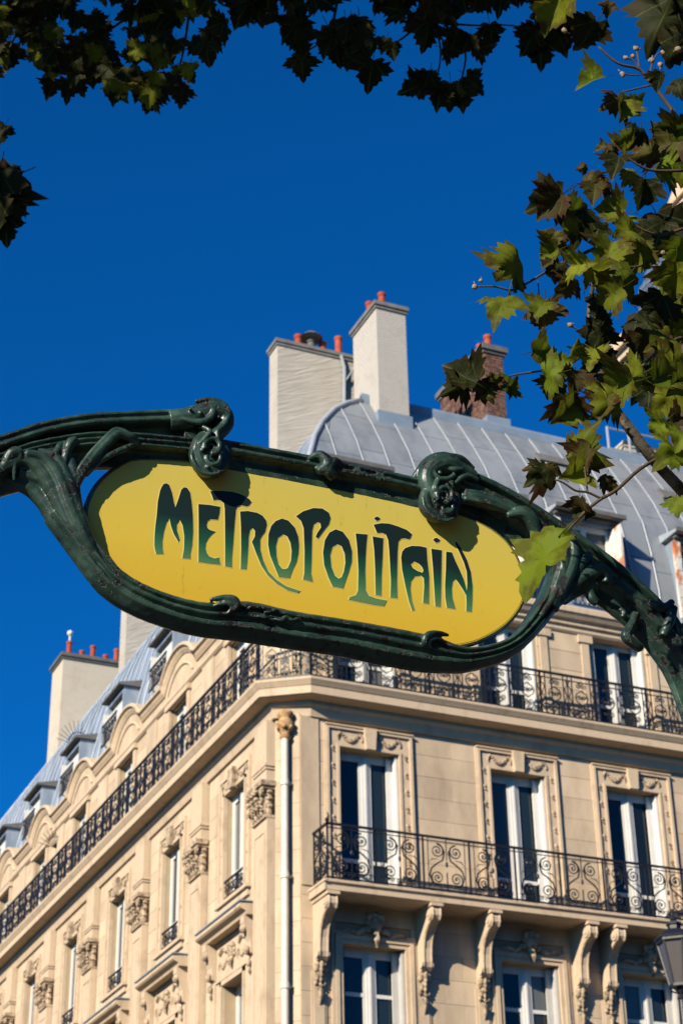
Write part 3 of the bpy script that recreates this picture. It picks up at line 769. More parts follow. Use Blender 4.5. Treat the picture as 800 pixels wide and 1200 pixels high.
# ------------------------------------------------------------------ long side details
def capital(u):
    s = MB()
    w_ = .33
    s.box(u-w_-.08, u+w_+.08, -.02, .30, 12.70, 12.80); s.box(u-w_-.04, u+w_+.04, -.02, .26, 12.64, 12.70)
    s.box(u-w_+.02, u+w_-.02, -.02, .17, 12.12, 12.64)
    s.box(u-w_-.02, u+w_+.02, -.02, .20, 12.05, 12.11)
    rc_ = random.Random(3)
    for row, (zz, nn, out) in enumerate(((12.18, 4, .06), (12.34, 3, .09), (12.48, 4, .10))):
        for i in range(nn):
            x = u-w_+.04+(2*w_-.08)*(i+.5)/nn
            s.ball((x, .20, zz), .075, 7, 5, (.75, .8, 1.3)); s.ball((x, .24+out, zz+.10), .062, 7, 5, (1.1, .9, .7)); s.ball((x, .25+out*1.2, zz+.05), .03, 6, 4)
            for sg in (-1, 1): s.ball((x+sg*.055, .22+out*.4, zz+.04+rc_.uniform(-.02, .02)), .034, 6, 4)
        for sg in (-1, 1): s.ball((u+sg*(w_-.02), .10, zz), .075, 7, 5, (.8, 1, 1.3)); s.ball((u+sg*(w_+.03), .10, zz+.10), .06, 7, 5, (.9, 1.1, .7))
    for sg in (-1, 1):
        for j in range(10):
            a = j*.75; r = .085*(1-j/11)
            s.ball((u+sg*(w_-.03+r*math.cos(a)*1.0), .26, 12.56+r*math.sin(a)), .03, 5, 4)
    s.ball((u, .28, 12.66), .06, 7, 5)
    return s
cm = capital(0); cap_me = mesh_of(cm, 'capital', M['stone_carved'], tf=lambda v: FL((v[0]*.88, v[1]*.85, 12.42+(v[2]-12.42)*.85)))
pm = MB(); pm.box(-.30, .30, -.03, .13, 7.4, 12.14); pm.box(-.28, .28, -.03, .135, 12.72, 13.86); pm.box(-.32, .32, -.03, .17, 13.02, 13.07); pm.box(-.30, .30, -.03, .155, 12.97, 13.02)
pm.box(-.24, -.21, .13, .145, 7.6, 11.9); pm.box(.21, .24, .13, .145, 7.6, 11.9); pm.box(-.21, .21, .13, .142, 11.87, 11.9)
pil_me = mesh_of(pm, 'pilaster', M['stone_trim'], tf=FL)
for u in [.66]+[3.87+3.37*k for k in range(9)]:
    p = link('pilaster', pil_me, B, (0, u, 0)); link('capital', cap_me, p)
sm = MB()      # side window surround, sill, keystone and guard
for sg in (-1, 1):
    q = sorted((sg*.5, sg*.56)); sm.box(q[0], q[1], -.03, .05, 11.3, 13.33)
    q = sorted((sg*.56, sg*.70)); sm.box(q[0], q[1], -.03, .02, 11.3, 13.33)
    q = sorted((sg*.70, sg*.76)); sm.box(q[0], q[1], -.03, .05, 11.3, 13.62)
sm.box(-.56, .56, -.03, .05, 13.27, 13.33); sm.box(-.70, .70, -.03, .02, 13.33, 13.55); sm.box(-.70, .70, -.03, .05, 13.55, 13.62)
sm.box(-.78, .78, -.03, .10, 11.24, 11.30); sm.box(-.72, .72, -.03, .05, 11.12, 11.24)
sur_me = mesh_of(sm, 'window_surround', M['stone_trim'], tf=FL)
km = MB(); km.prism([(-.09, 13.25), (.09, 13.25), (.13, 13.62), (-.13, 13.62)], lambda p: (p[0], 0, p[1]), lambda p: (p[0], .13, p[1]))
swag(km, -.38, 13.47, .14, .04); swag(km, .38, 13.47, .14, .04)
for i in range(6):
    for sg in (-1, 1): km.ball((sg*.63, .025, 11.6+i*.3), .03, 7, 5, (1, .6, 1.2))
key_me = mesh_of(km, 'garland', M['stone_carved'], tf=FL)
gm = MB(); gm.box(-.49, .49, .0, .03, 11.66, 11.69); gm.box(-.49, .49, .0, .02, 11.38, 11.40); gm.box(-.49, .49, .0, .02, 11.58, 11.595)
for i in range(5):
    x = -.40+.2*i; gm.tube([(q[0], .012, q[2]) for q in spiral(x, 11.49, .075, 1.5, 0, 1, 12)], .009, 4); gm.box(x-.105, x-.095, .004, .02, 11.38, 11.66)
guard_me = mesh_of(gm, 'window_guard', M['iron'], tf=FL)
hm = MB()      # hood over the windows below, with relief panel and brackets
mould(hm, [(-1.1, 10.66), (1.1, 10.66)], [(-.03, .0), (.20, .0), (.22, .05), (.30, .09), (.33, .12), (.33, .17), (-.03, .20)])
for sg in (-1, 1):
    hm.prism([(.0, 10.66), (.22, 10.66), (.22, 10.56), (.16, 10.42), (.10, 10.25), (.09, 10.05), (.0, 10.0)], lambda p, s_=sg: (s_*.92-.09, p[0], p[1]), lambda p, s_=sg: (s_*.92+.09, p[0], p[1]))
    q = sorted((sg*.5, sg*.58)); hm.box(q[0], q[1], -.03, .05, 7.4, 9.94)
    q = sorted((sg*.80, sg*1.04)); hm.box(q[0], q[1], -.03, .05, 7.4, 10.0)
    q = sorted((sg*.58, sg*.80)); hm.box(q[0], q[1], -.03, .02, 7.4, 10.0)
hm.box(-.58, .58, -.03, .05, 9.86, 9.94); hm.box(-.80, .80, -.03, .02, 9.94, 10.66); hm.box(-.80, .80, .02, .04, 9.96, 10.0); hm.box(-.80, .80, .02, .04, 10.60, 10.64)
hood_me = mesh_of(hm, 'window_hood', M['stone_trim'], tf=FL)
rm_ = MB(); carved_head(rm_, 0, 10.33, .04, .85)
for sg in (-1, 1):
    swag(rm_, sg*.45, 10.25, .14, .03, .08)
    rm_.tube([(sg*.3, .04, 10.4), (sg*.45, .06, 10.5), (sg*.6, .05, 10.42), (sg*.7, .04, 10.5)], [.02, .026, .02, .008], 6)
    rm_.ball((sg*.92, .2, 10.45), .07, 8, 5, (1.2, .9, 1)); rm_.ball((sg*.92, .13, 10.1), .06, 8, 5, (1.2, .9, 1.3)); rm_.ball((sg*.92, .1, 9.9), .045, 7, 5, (1, .9, 1.6)); rm_.ball((sg*.92, .08, 9.76), .03, 7, 5, (1, .9, 1.6))
rel_me = mesh_of(rm_, 'carved_relief', M['stone_carved'], tf=FL)
lead = MB(); lead.box(-1.12, 1.12, -.02, .34, 10.865, 10.885)
lead_me = mesh_of(lead, 'lead_cover', M['flash'], tf=FL)
for c in LC:
    p = link('window_surround', sur_me, B, (0, c, 0)); tag(link('garland', key_me, p), kind='stuff')
    link('window_guard', guard_me, B, (0, c, 0))
    h = link('window_hood', hood_me, B, (0, c, 0)); tag(link('carved_relief', rel_me, h), kind='stuff'); link('lead_cover', lead_me, h)

# downpipe on the chamfer
dp = MB(); px_, py_ = .085, .085
dp.tube([(px_, py_, .3), (px_, py_, 13.45)], .062, 12)
for zz in (3.0, 6.2, 7.6, 9.2, 11.0, 12.6): dp.tube([(px_, py_, zz), (px_, py_, zz+.09)], .078, 12); dp.box(px_-.02, px_+.12, py_-.02, py_+.12, zz+.02, zz+.06)
pipe = dp.build('downpipe', M['pipe'], B, smooth=False)
dp = MB(); dp.lathe([(.06, 13.40), (.10, 13.46), (.08, 13.52), (.13, 13.60), (.17, 13.70), (.12, 13.74), (.11, 13.82), (.15, 13.87), (.13, 13.92), (.05, 13.96)], (px_+.01, py_+.01, 0), 12)
for i in range(6): dp.ball((px_+.12*math.cos(i*1.05), py_+.12*math.sin(i*1.05), 13.62), .045, 6, 4)
dp.build('hopper_head', M['rustypipe'], pipe, smooth=True)

# ------------------------------------------------------------------ roof
PR = [(.20, 16.90), (.25, 17.80), (.38, 18.70), (.55, 19.45), (.90, 20.20), (1.35, 20.95), (1.75, 21.55), (1.98, 21.88)]
PZ = [p[1] for p in PR]; PY = [p[0] for p in PR]
def ins(z): return float(np.interp(z, PZ, PY))
PLZ = [16.90, 17.80, 18.70, 19.44, 20.04, 20.60, 21.20, 21.60, 21.88]
PLX = [.25, .40, .60, .80, 1.02, 1.32, 1.74, 2.14, 2.55]
def insL(z): return float(np.interp(z, PLZ, PLX))
PRL = list(zip(PLX, PLZ)); HZ = sorted(set([p[1] for p in PR]+PLZ))
rb = MB()
vr = []; 
for z in HZ: vr += [(insL(z), ins(z), z), (LEN_R, ins(z), z)]
rb.add(vr, [(2*i, 2*i+1, 2*i+3, 2*i+2) for i in range(len(HZ)-1)])
vl = []
for z in HZ: vl += [(insL(z), ins(z), z), (insL(z), LEN_L, z)]
rb.add(vl, [(2*i, 2*i+1, 2*i+3, 2*i+2) for i in range(len(HZ)-1)])
rb.add([(2.55, 1.98, 21.88), (LEN_R, 1.98, 21.88), (LEN_R, 7.5, 22.2), (7.7, 7.5, 22.2), (7.7, LEN_L, 22.2), (2.55, LEN_L, 21.88)], [(0, 1, 2, 3), (0, 3, 4, 5)])
rb.add([(LEN_R, .2, 16.9), (LEN_R, 7.5, 16.9), (LEN_R, 7.5, 22.2), (LEN_R, 1.98, 21.88), (LEN_R, .9, 20.2), (LEN_R, .38, 18.7)], [(0, 1, 2, 3, 4, 5)])
roof = rb.build('roof', M['zinc'], B)
rr = MB()   # ridge roll and coping
rr.box(2.55, LEN_R, 1.93, 2.12, 21.84, 22.02); rr.tube([(2.55, 2.0, 22.03), (LEN_R, 2.0, 22.03)], .07, 10)
rr.box(2.50, 2.69, 2.12, LEN_L, 21.80, 21.92)
rr.build('ridge_capping', M['flash'], roof)
hp = MB(); hp.tube([(insL(z)-.01, ins(z)-.01, z+.02) for z in HZ], .06, 8); hp.build('hip_roll', M['seam'], roof, smooth=True)
def sheet(x0, x1, z0, z1, side):
    zs = [z0]+[z for z in (HZ if side == 'L' else PZ) if z0+.05 < z < z1-.05]+[z1]
    top = []
    for z in zs:
        y = (ins(z) if side == 'R' else insL(z))-.018
        lim = insL(z) if side == 'R' else ins(z)
        a, b = max(x0, lim), max(x1, lim)
        top.append((a, b, y, z))
    if all(b-a < .02 for a, b, _, _ in top): return None
    m_ = MB(); vs = []
    for a, b, y, z in top: vs += [(a, y, z), (b, y, z), (a, y+.03, z), (b, y+.03, z)]
    fs = []
    for i in range(len(top)-1):
        o_ = 4*i; fs += [(o_, o_+1, o_+5, o_+4), (o_+2, o_, o_+4, o_+6), (o_+1, o_+3, o_+7, o_+5)]
    fs += [(0, 2, 3, 1), (4*len(top)-4, 4*len(top)-3, 4*len(top)-1, 4*len(top)-2)]
    m_.add(vs, fs); return m_
SP = .56
levels = [16.95, 18.52, 19.95, 21.15, 21.86]; levels2 = [16.95, 18.25, 19.70, 20.95, 21.86]
mcache = {}
def toL(v): return (v[1], v[0], v[2])
for k in range(-3, 18):
    x0 = 1.35+SP*k+.03; x1 = x0+SP-.06
    if x1 > LEN_R: break
    lv = levels if k % 2 else levels2
    for i in range(4):
        key = ('R', k % 2, i)
        s_ = None
        full = x0 > insL(lv[i+1])+.01
        if full and key in mcache: o = link('zinc_sheet', mcache[key], roof, (x0, 0, 0)); continue
        s_ = sheet(x0, x1, lv[i], lv[i+1]-.012, 'R')
        if not s_: continue
        if full:
            me = mesh_of(s_, 'zinc_sheet', M['zinc'], tf=lambda v: (v[0]-x0, v[1], v[2])); mcache[key] = me; link('zinc_sheet', me, roof, (x0, 0, 0))
        else: s_.build('zinc_sheet', M['zinc'], roof)
smcache = {}
for k in range(-2, 18):
    x = 1.35+SP*k
    if x > LEN_R-.1: break
    pts = [(y, z) for y, z in PR if x > insL(z)]
    if len(pts) < 2: continue
    if len(pts) < len(PR):   # seam dies into the hip
        zc = float(np.interp(x, PLX, PLZ)); pts = [(y, z) for y, z in pts if z < zc-.02]+[(ins(zc), zc)]
    if len(pts) == len(PR) and 'R' in smcache: link('standing_seam', smcache['R'], roof, (x, 0, 0)); continue
    s_ = MB(); s_.tube([(0, y-.03, z) for y, z in pts], .017, 5)
    me = mesh_of(s_, 'standing_seam', M['seam'])
    if len(pts) == len(PR): smcache['R'] = me
    link('standing_seam', me, roof, (x, 0, 0))
for k in range(0, 58):
    x0 = 1.0+SP*k+.03; x1 = x0+SP-.06
    lv = [16.95, 18.6, 20.3, 21.86] if k % 2 else [16.95, 18.3, 20.0, 21.86]
    if x1 > LEN_L: break
    for i in range(3):
        key = ('L', k % 2, i); full = x0 > ins(lv[i+1])+.01
        if full and key in mcache: link('zinc_sheet', mcache[key], roof, (0, x0, 0)); continue
        s_ = sheet(x0, x1, lv[i], lv[i+1]-.012, 'L')
        if not s_: continue
        if full:
            me = mesh_of(s_, 'zinc_sheet', M['zinc_left'], tf=lambda v: (v[1], v[0]-x0, v[2])); mcache[key] = me; link('zinc_sheet', me, roof, (0, x0, 0))
        else: s_.build('zinc_sheet', M['zinc_left'], roof, tf=toL)
s_ = MB(); s_.tube([(y-.03, 0, z) for y, z in PRL], .02, 5); sml = mesh_of(s_, 'standing_seam', M['zinc_left'])
for k in range(2, 58): link('standing_seam', sml, roof, (0, 1.0+SP*k, 0))

# dormers on the front roof
def dormer_front(c):
    w_ = .60; y0 = .06
    d = MB()
    for sg in (-1, 1):
        q = sorted((c+sg*w_, c+sg*(w_+.07))); d.box(q[0], q[1], y0, 1.2, 17.0, 19.0)
    d.box(c-w_, c+w_, y0, y0+.15, 18.86, 19.0); d.box(c-w_-.07, c+w_+.07, y0, .5, 16.9, 17.12)
    dm = d.build('dormer', M['flash'], B)
    t = MB()
    t.prism([(-.22+y0, 19.00), (-.22+y0, 19.05), (1.3, 19.34), (1.3, 19.0)], lambda p: (c-w_-.17, p[0], p[1]), lambda p: (c+w_+.17, p[0], p[1]))
    t.build('dormer_roof', M['seam'], dm)
    t = MB(); t.box(c-w_-.19, c+w_+.19, -.26+y0, -.22+y0, 18.98, 19.07); t.box(c-w_-.12, c+w_+.12, -.10+y0, y0, 18.93, 18.99); t.build('gutter', M['coping'], dm)
    t = MB()
    t.box(c-w_, c-w_+.10, y0+.10, y0+.16, 17.12, 18.86); t.box(c+w_-.10, c+w_, y0+.10, y0+.16, 17.12, 18.86); t.box(c-.06, c+.06, y0+.12, y0+.18, 17.12, 18.86)
    t.box(c-w_+.1, c+w_-.1, y0+.11, y0+.16, 18.76, 18.86); t.build('window_frame', M['white'], dm)
    t = MB(); t.box(c-w_+.08, c+w_-.08, y0+.17, y0+.20, 17.12, 18.80); t.build('pane', M['glass'], dm)
    t = MB(); t.box(c-w_-.17, c-w_-.0, y0-.05, y0-.005, 17.15, 18.85)
    for j in range(5): t.box(c-w_-.15, c-w_-.02, y0-.058, y0-.05, 17.3+j*.3, 17.5+j*.3)
    t.build('shutter', M['rust'], dm)
    for sg in (1,):   # shutter folded out against the far cheek
        t = MB(); q = sorted((c+sg*(w_+.0), c+sg*(w_-.045))); t.box(q[0], q[1], y0-.32, y0+.10, 17.15, 18.80)
        for j in range(5): t.box(q[0]-.006, q[1]+.006, y0-.29, y0+.07, 17.3+j*.3, 17.5+j*.3)
        t.build('shutter', M['rust'], dm)
    t = MB(); t.box(c-w_-.05, c+w_+.05, y0-.14, y0-.11, 18.0, 18.04); t.box(c-w_-.05, c+w_+.05, y0-.14, y0-.11, 17.15, 17.18)
    for j in range(13): xx = c-w_+j*2*w_/12; t.tube([(xx, y0-.125, 17.15), (xx, y0-.125, 18.0)], .010, 4)
    for j in range(6): t.tube([(q[0], y0-.125, q[2]) for q in spiral(c-w_+.1+j*.2, 17.6, .08, 1.4, 0, 1, 12)], .011, 4)
    t.build('window_guard', M['iron'], dm)
for c in (1.40, 4.23, 6.42, 9.15): dormer_front(c)
# dormers on the long side
def dormer_side(c):
    w_ = .52; x0 = .12; T_ = 18.32
    d = MB()
    for sg in (-1, 1):
        q = sorted((c+sg*w_, c+sg*(w_+.07))); d.box(x0, 1.3, q[0], q[1], 17.05, T_)
    d.box(x0, x0+.15, c-w_, c+w_, T_-.12, T_); d.box(x0-.02, .6, c-w_-.07, c+w_+.07, 16.9, 17.2)
    dm = d.build('dormer', M['zinc_left'], B)
    t = MB(); t.prism([(x0-.14, T_), (x0-.14, T_+.05), (1.1, T_+.30), (1.1, T_)], lambda p: (p[0], c-w_-.14, p[1]), lambda p: (p[0], c+w_+.14, p[1])); t.build('dormer_roof', M['coping'], dm)
    t = MB(); t.box(x0+.22, x0+.27, c-w_, c+w_, 17.2, T_-.12); t.build('pane', M['glass'], dm)
    t = MB(); t.box(x0+.10, x0+.20, c-.06, c+.06, 17.2, T_-.35); t.box(x0-.12, x0+.18, c+w_-.06, c+w_-.01, 17.25, T_-.3); t.box(x0+.02, x0+.06, c-w_+.04, c+w_-.06, 17.62, T_-.30)
    t.build('window_frame', M['white'], dm)
    t = MB(); t.box(x0-.14, x0-.11, c-w_-.03, c+w_+.03, 17.70, 17.73); t.box(x0-.14, x0-.11, c-w_-.03, c+w_+.03, 17.22, 17.25)
    for j in range(12): yy = c-w_+j*2*w_/11; t.tube([(x0-.125, yy, 17.22), (x0-.125, yy, 17.71)], .011, 4)
    for j in range(5): t.tube([(x0-.125, q[0], q[2]) for q in spiral(c-w_+.1+j*.2, 17.55, .09, 1.5, 0, 1, 12)], .012, 4)
    t.build('window_guard', M['iron'], dm)
for k in range(9): dormer_side(3.52+3.37*k)
for u0, u1, z0, z1 in ((6.25, 6.95, 20.95, 21.2), (9.0, 9.8, 20.5, 20.8)):
    t = MB(); 
    t.add([(u0, ins(z0)-.09, z0), (u1, ins(z0)-.09, z0), (u1, ins(z1)-.09, z1), (u0, ins(z1)-.09, z1), (u0, ins(z0)+.05, z0), (u1, ins(z0)+.05, z0), (u1, ins(z1)+.05, z1), (u0, ins(z1)+.05, z1)],
          [(0, 1, 2, 3), (0, 4, 5, 1), (1, 5, 6, 2), (2, 6, 7, 3), (3, 7, 4, 0)])
    t.build('skylight', M['coping'], roof)

# chimneys
def pots(parent, spots, z, hs):
    hs = [h*.88 for h in hs]
    for (x, y), h in zip(spots, hs):
        t = MB(); t.lathe([(.095, 0), (.10, .03), (.08, .06), (.073, h-.08), (.088, h-.06), (.092, h), (.06, h), (.055, h-.05)], (0, 0, 0), 12)
        o = t.build('chimney_pot', M['terracotta'], parent, smooth=False, loc=(x, y, z))
def stack(x0, x1, y0, y1, z0, z1, m_, cop=.08, copm='coping', ch=.13, fl=None):
    t = MB(); t.box(x0, x1, y0, y1, z0, z1); st = t.build('chimney', m_, B)
    t = MB(); t.box(x0-cop, x1+cop, y0-cop, y1+cop, z1, z1+ch); t.box(x0-cop*.5, x1+cop*.5, y0-cop*.5, y1+cop*.5, z1-.07, z1); t.build('chimney_cap', M[copm], st)
    if fl: t = MB(); t.box(x0-.05, x1+.05, y0-.05, y1+.05, z0, fl); t.build('chimney_base', M['flash'], st)
    return st
M['whitestack'] = mat('whitewashed_stack', (.44, .405, .36), .9, .1, var=.05, vscale=3, bump=.2, bscale=12, col2=(.36, .33, .29), mixscale=3, mixlo=.5, mixhi=.7)
_t = M['whitestack'].node_tree; _p = _t.nodes['Principled BSDF']
_br = nd(_t, 'ShaderNodeTexBrick'); _br.inputs['Scale'].default_value = 4.5; _br.inputs['Mortar Size'].default_value = .035; _br.inputs['Row Height'].default_value = .32
_g = nd(_t, 'ShaderNodeNewGeometry'); _x = nd(_t, 'ShaderNodeSeparateXYZ'); _c = nd(_t, 'ShaderNodeCombineXYZ'); _a = nd(_t, 'ShaderNodeMath', operation='ADD')
_t.links.new(_g.outputs['Position'], _x.inputs[0]); _t.links.new(_x.outputs[0], _a.inputs[0]); _t.links.new(_x.outputs[1], _a.inputs[1])
_t.links.new(_a.outputs[0], _c.inputs[0]); _t.links.new(_x.outputs[2], _c.inputs[1]); _t.links.new(_c.outputs[0], _br.inputs['Vector'])
_b = nd(_t, 'ShaderNodeBump', invert=True); _b.inputs['Strength'].default_value = 1.0; _b.inputs['Distance'].default_value = .03
_t.links.new(_br.outputs['Fac'], _b.inputs['Height']); _t.links.new(_b.outputs[0], _p.inputs['Normal'])

st = stack(1.12, 2.93, 3.0, 3.45, 20.0, 23.62, M['net'], .05, 'cap_stone', .08)
pots(st, [(1.68, 3.22), (2.25, 3.22), (2.62, 3.22)], 23.71, [.40, .36, .62]); 
t = MB(); t.lathe([(.08, 0), (.08, .25), (.10, .25), (.10, .34), (.26, .36), (.20, .42), (.10, .44), (.10, .50), (.02, .52)], (1.98, 3.22, 23.71), 12); t.build('chimney_cowl', M['coping'], st)
t = MB(); t.tube([(2.62, 2.95, 21.6), (2.60, 2.93, 22.4), (2.62, 2.93, 23.3), (2.55, 2.93, 23.6)], .035, 6); t.tube([(2.60, 2.93, 22.9), (2.85, 2.9, 23.35)], .02, 5); t.build('flue_pipe', M['seam'], st)
st = stack(2.72, 3.39, 1.5, 2.68, 21.0, 24.02, M['whitestack'], .06, 'cap_stone', .09, 21.42)
pots(st, [(2.98, 1.75), (3.12, 2.1), (3.02, 2.45)], 24.14, [.45, .40, .72])
st = stack(5.5, 5.95, 2.0, 4.1, 21.5, 23.92, M['brick'], .09, 'coping', .13, 22.25)
t = MB()
for r in range(24):
    z = 22.3+r*.067
    for face in range(2):
        Ltot = .45 if face == 0 else 2.1; u = -.11 if r % 2 else 0
        while u < Ltot:
            a, b = max(u, 0)+.006, min(u+.22, Ltot)-.006
            if b-a > .02:
                o_ = random.uniform(.004, .016)
                if face == 0: t.box(5.5+a, 5.5+b, 2.0-o_, 2.0, z, z+.056)
                else: t.box(5.5-o_, 5.5, 2.0+a, 2.0+b, z, z+.056)
            u += .22
tag(t.build('brick_courses', M['brick'], st), kind='stuff')
pots(st, [(5.72, 2.2), (5.72, 2.55), (5.72, 3.5)], 24.05, [.46, .44, .4])
st = stack(1.29, 3.1, 19.5, 20.6, 19.5, 23.42, M['plaster'], .08, 'coping', .10)
pots(st, [(1.55, 19.9), (1.95, 20.0), (2.25, 19.9), (2.65, 20.0), (2.95, 19.9)], 23.52, [.62, .42, .6, .40, .62])
t = MB(); t.tube([(1.55, 19.9, 24.1), (1.55, 19.9, 24.3)], .03, 6); t.ball((1.55, 19.9, 24.34), .09, 8, 6); t.build('chimney_cowl', M['white'], st)
st = stack(1.6, 3.4, 14.6, 15.1, 20.0, 23.4, M['net'], .05, 'cap_stone', .08)
# roof guard rail by the far end of the front
t = MB()
for x in (8.7, 9.25): t.tube([(x, 2.4, 21.8), (x, 2.4, 22.95)], .03, 6)
for z in (22.4, 22.92): t.tube([(8.7, 2.4, z), (10.2, 2.4, z+.03)], .025, 6)
t.build('roof_guardrail', M['seam'], B)
stack(9.25, 10.1, 2.6, 3.2, 21.5, 22.75, M['whitestack'], .05, 'plaster', .06)

# iron spike fans on the party line
def spikes(cx, cy, cz, r, n, nm='spike_fan'):
    t = MB()
    for i in range(n):
        a = R_(100)*(i/(n-1))+R_(10)
        t.tube([(cx, cy, cz), (cx-r*math.cos(a)*.9, cy-.02*i, cz+r*math.sin(a))], [.012, .006], 4)
    t.tube([(cx-.5*r*math.cos(R_(10)+R_(100)*i/8)*.9, cy-.1, cz+.5*r*math.sin(R_(10)+R_(100)*i/8)) for i in range(9)], .012, 4)
    t.build(nm, M['iron'], B)
spikes(-.05, 14.0, 15.9, .5, 8); spikes(.3, 13.9, 18.5, .6, 9)

# =================================================================== TALL NEIGHBOUR behind the right end
T = empty('tall_neighbour', 'taller cream and slate building rising behind the leaves at the right end of the roof', 'building', (0, 0, 0))
t = MB(); t.box(11.0, 24, .4, 3.3, .1, 26.0); t.box(11.0, 24, -.0, .4, .1, 26.0); t.build('wall', M['purplewall'], T)
t = MB(); t.box(10.35, 24, -1.0, 4.3, 26.12, 26.32); t.box(10.2, 24, -1.15, 4.45, 26.32, 26.62); t.box(10.7, 24, -.6, 3.8, 26.0, 26.12); t.build('cornice', M['stone_trim'], T)
t = MB(); pr_ = [(10.7, 26.62), (10.95, 28.2), (11.4, 29.8), (12.3, 31.2)]
vs = []
for k, (x, z) in enumerate(pr_):
    y1 = 3.9-(x-10.7)*1.0; vs += [(x, -1, z), (x, y1, z), (24, y1, z), (24, -1, z)]
t.add(vs, [(4*k+a, 4*k+(a+1) % 4, 4*k+4+(a+1) % 4, 4*k+4+a) for k in range(3) for a in range(4)]+[(12, 13, 14, 15)])
rf = t.build('roof', M['slate'], T)
t = MB()
for k in range(3):
    (x0, z0), (x1, z1) = pr_[k], pr_[k+1]
    for r in range(9):
        f0, f1 = r/9, (r+1)/9
        for c in range(14):
            yb = -1+c*.34+(.17 if r % 2 else 0)
            if yb+.32 > 3.9-(x0-10.7): continue
            xa, xb, za, zb = x0+(x1-x0)*f0, x0+(x1-x0)*f1, z0+(z1-z0)*f0, z0+(z1-z0)*f1
            t.add([(xa-.035, yb, za), (xa-.035, yb+.325, za), (xb-.01, yb+.325, zb+.03), (xb-.01, yb, zb+.03), (xa, yb, za), (xa, yb+.325, za)], [(0, 1, 2, 3), (0, 4, 5, 1)])
tag(t.build('slates', M['slate'], rf), kind='stuff')
t = MB(); t.box(10.75, 12.5, .6, 1.8, 26.62, 29.2); t.prism([(.45, 29.2), (1.95, 29.2), (1.2, 29.8)], lambda p: (10.65, p[0], p[1]), lambda p: (12.6, p[0], p[1])); t.build('dormer', M['stone_trim'], T)
t = MB(); t.box(10.73, 10.745, .85, 1.55, 27.0, 28.7); t.build('window', M['glass'], T)
t = MB(); t.box(11.3, 13, -1.1, .2, 29.2, 31.6); t.box(11.15, 13, -1.2, .3, 31.6, 31.85); t.build('attic_storey', M['stone_trim'], T)
t = MB(); t.box(11.3, 14, -1.2, .2, 31.85, 34.2); t.build('chimney', M['zinc'], T)

# =================================================================== ADDED HOUSES AND TREES, unseen behind the camera, to block the low sky
def added_far_house(cx, cy, w_, dpt, h, lab, col):
    a = math.atan2(-cy, -cx)             # its front looks at the corner building
    hb = empty('added_apartment_block', lab, 'building', (cx, cy, .12), 'unseen apartment buildings added to block low sky')
    hb.rotation_euler = (0, 0, a+math.pi/2)
    t = MB(); t.box(-w_/2, w_/2, 0, dpt, 0, h); t.box(-w_/2-.2, w_/2+.2, -.5, .2, h-3.4, h-3.1); t.box(-w_/2-.2, w_/2+.2, -.6, .2, h-.2, h+.1); t.build('wall', col, hb)
    t = MB(); t.prism([(-.1, h+.1), (1.2, h+3.2), (dpt-1.2, h+3.4), (dpt, h+.1)], lambda p: (-w_/2, p[0], p[1]), lambda p: (w_/2, p[0], p[1])); t.build('roof', M['zinc'], hb)
    n = int(w_/3.2)
    g0 = MB(); g0.box(-.55, .55, -.04, -.02, 0, 2.2); gm_ = mesh_of(g0, 'window', M['glass'])
    for i in range(n):
        for f in range(int(h/3.3)): link('window', gm_, hb, (-w_/2+(i+.5)*w_/n, 0, 1.0+f*3.3))
for cx, cy, w_, h, lab in [(-22, -78, 26, 17, 'unseen cream apartment block with zinc roof, added on the south side to block low sky'), (8, -72, 28, 18, 'unseen cream apartment block with zinc roof, added further south-east to block low sky'), (38, -58, 26, 18, 'unseen cream apartment block with zinc roof, added far to the right to block low sky'),
                           (-82, -16, 26, 17, 'unseen cream apartment block with zinc roof, added on the west side to block low sky'), (-80, 14, 28, 18, 'unseen cream apartment block with zinc roof, added further north-west to block low sky'), (-60, 44, 24, 18, 'unseen cream apartment block with zinc roof, added at the north corner to block low sky')]:
    added_far_house(cx, cy, w_, 10, h, lab, M['soffit'])

def added_tree_meshes():
    rs = random.Random(77); m_ = MB()
    for i in range(5200):
        d = Vector((rs.gauss(0, 1), rs.gauss(0, 1), rs.gauss(0, 1))).normalized()*(rs.random()**.35)
        P = Vector((d.x*4.2, d.y*4.2, 9.2+d.z*5.0)); P += Vector((math.sin(P.z*1.7), math.cos(P.z*1.3), 0))*.5
        a = Vector((rs.gauss(0, 1), rs.gauss(0, 1), rs.gauss(0, .7))).normalized(); b_ = a.cross(Vector((rs.gauss(0, 1), rs.gauss(0, 1), rs.gauss(0, 1)))).normalized(); s = rs.uniform(.3, .55)
        o = len(m_.v); m_.v += [tuple(P), tuple(P+a*s*.5+b_*s*.5), tuple(P+a*s), tuple(P+a*s*.5-b_*s*.5)]; m_.f.append((o, o+1, o+2, o+3))
    t = MB(); t.tube([(0, 0, 0), (0, 0, .4), (.1, 0, 3), (.1, .1, 6), (0, 0, 11)], [.42, .30, .26, .20, .06], 10)
    for k in range(6):
        a = k*1.05; t.tube([(0, 0, 4.5+k*.5), (1.4*math.cos(a), 1.4*math.sin(a), 6.5+k*.6), (3*math.cos(a), 3*math.sin(a), 8+k*.7)], [.14, .09, .03], 7)
    return mesh_of(m_, 'crown', M['leafdark'], recalc=False), mesh_of(t, 'trunk', M['bark'], smooth=True)
CR_ME, TK_ME = added_tree_meshes()
spots = [(-4.5+6.2*k, -31-1.2*(k % 2)) for k in range(8)]+[(-27+.8*(k % 2), -4+7*k) for k in range(7)]  # unseen rows added to cut fill light from the low sky
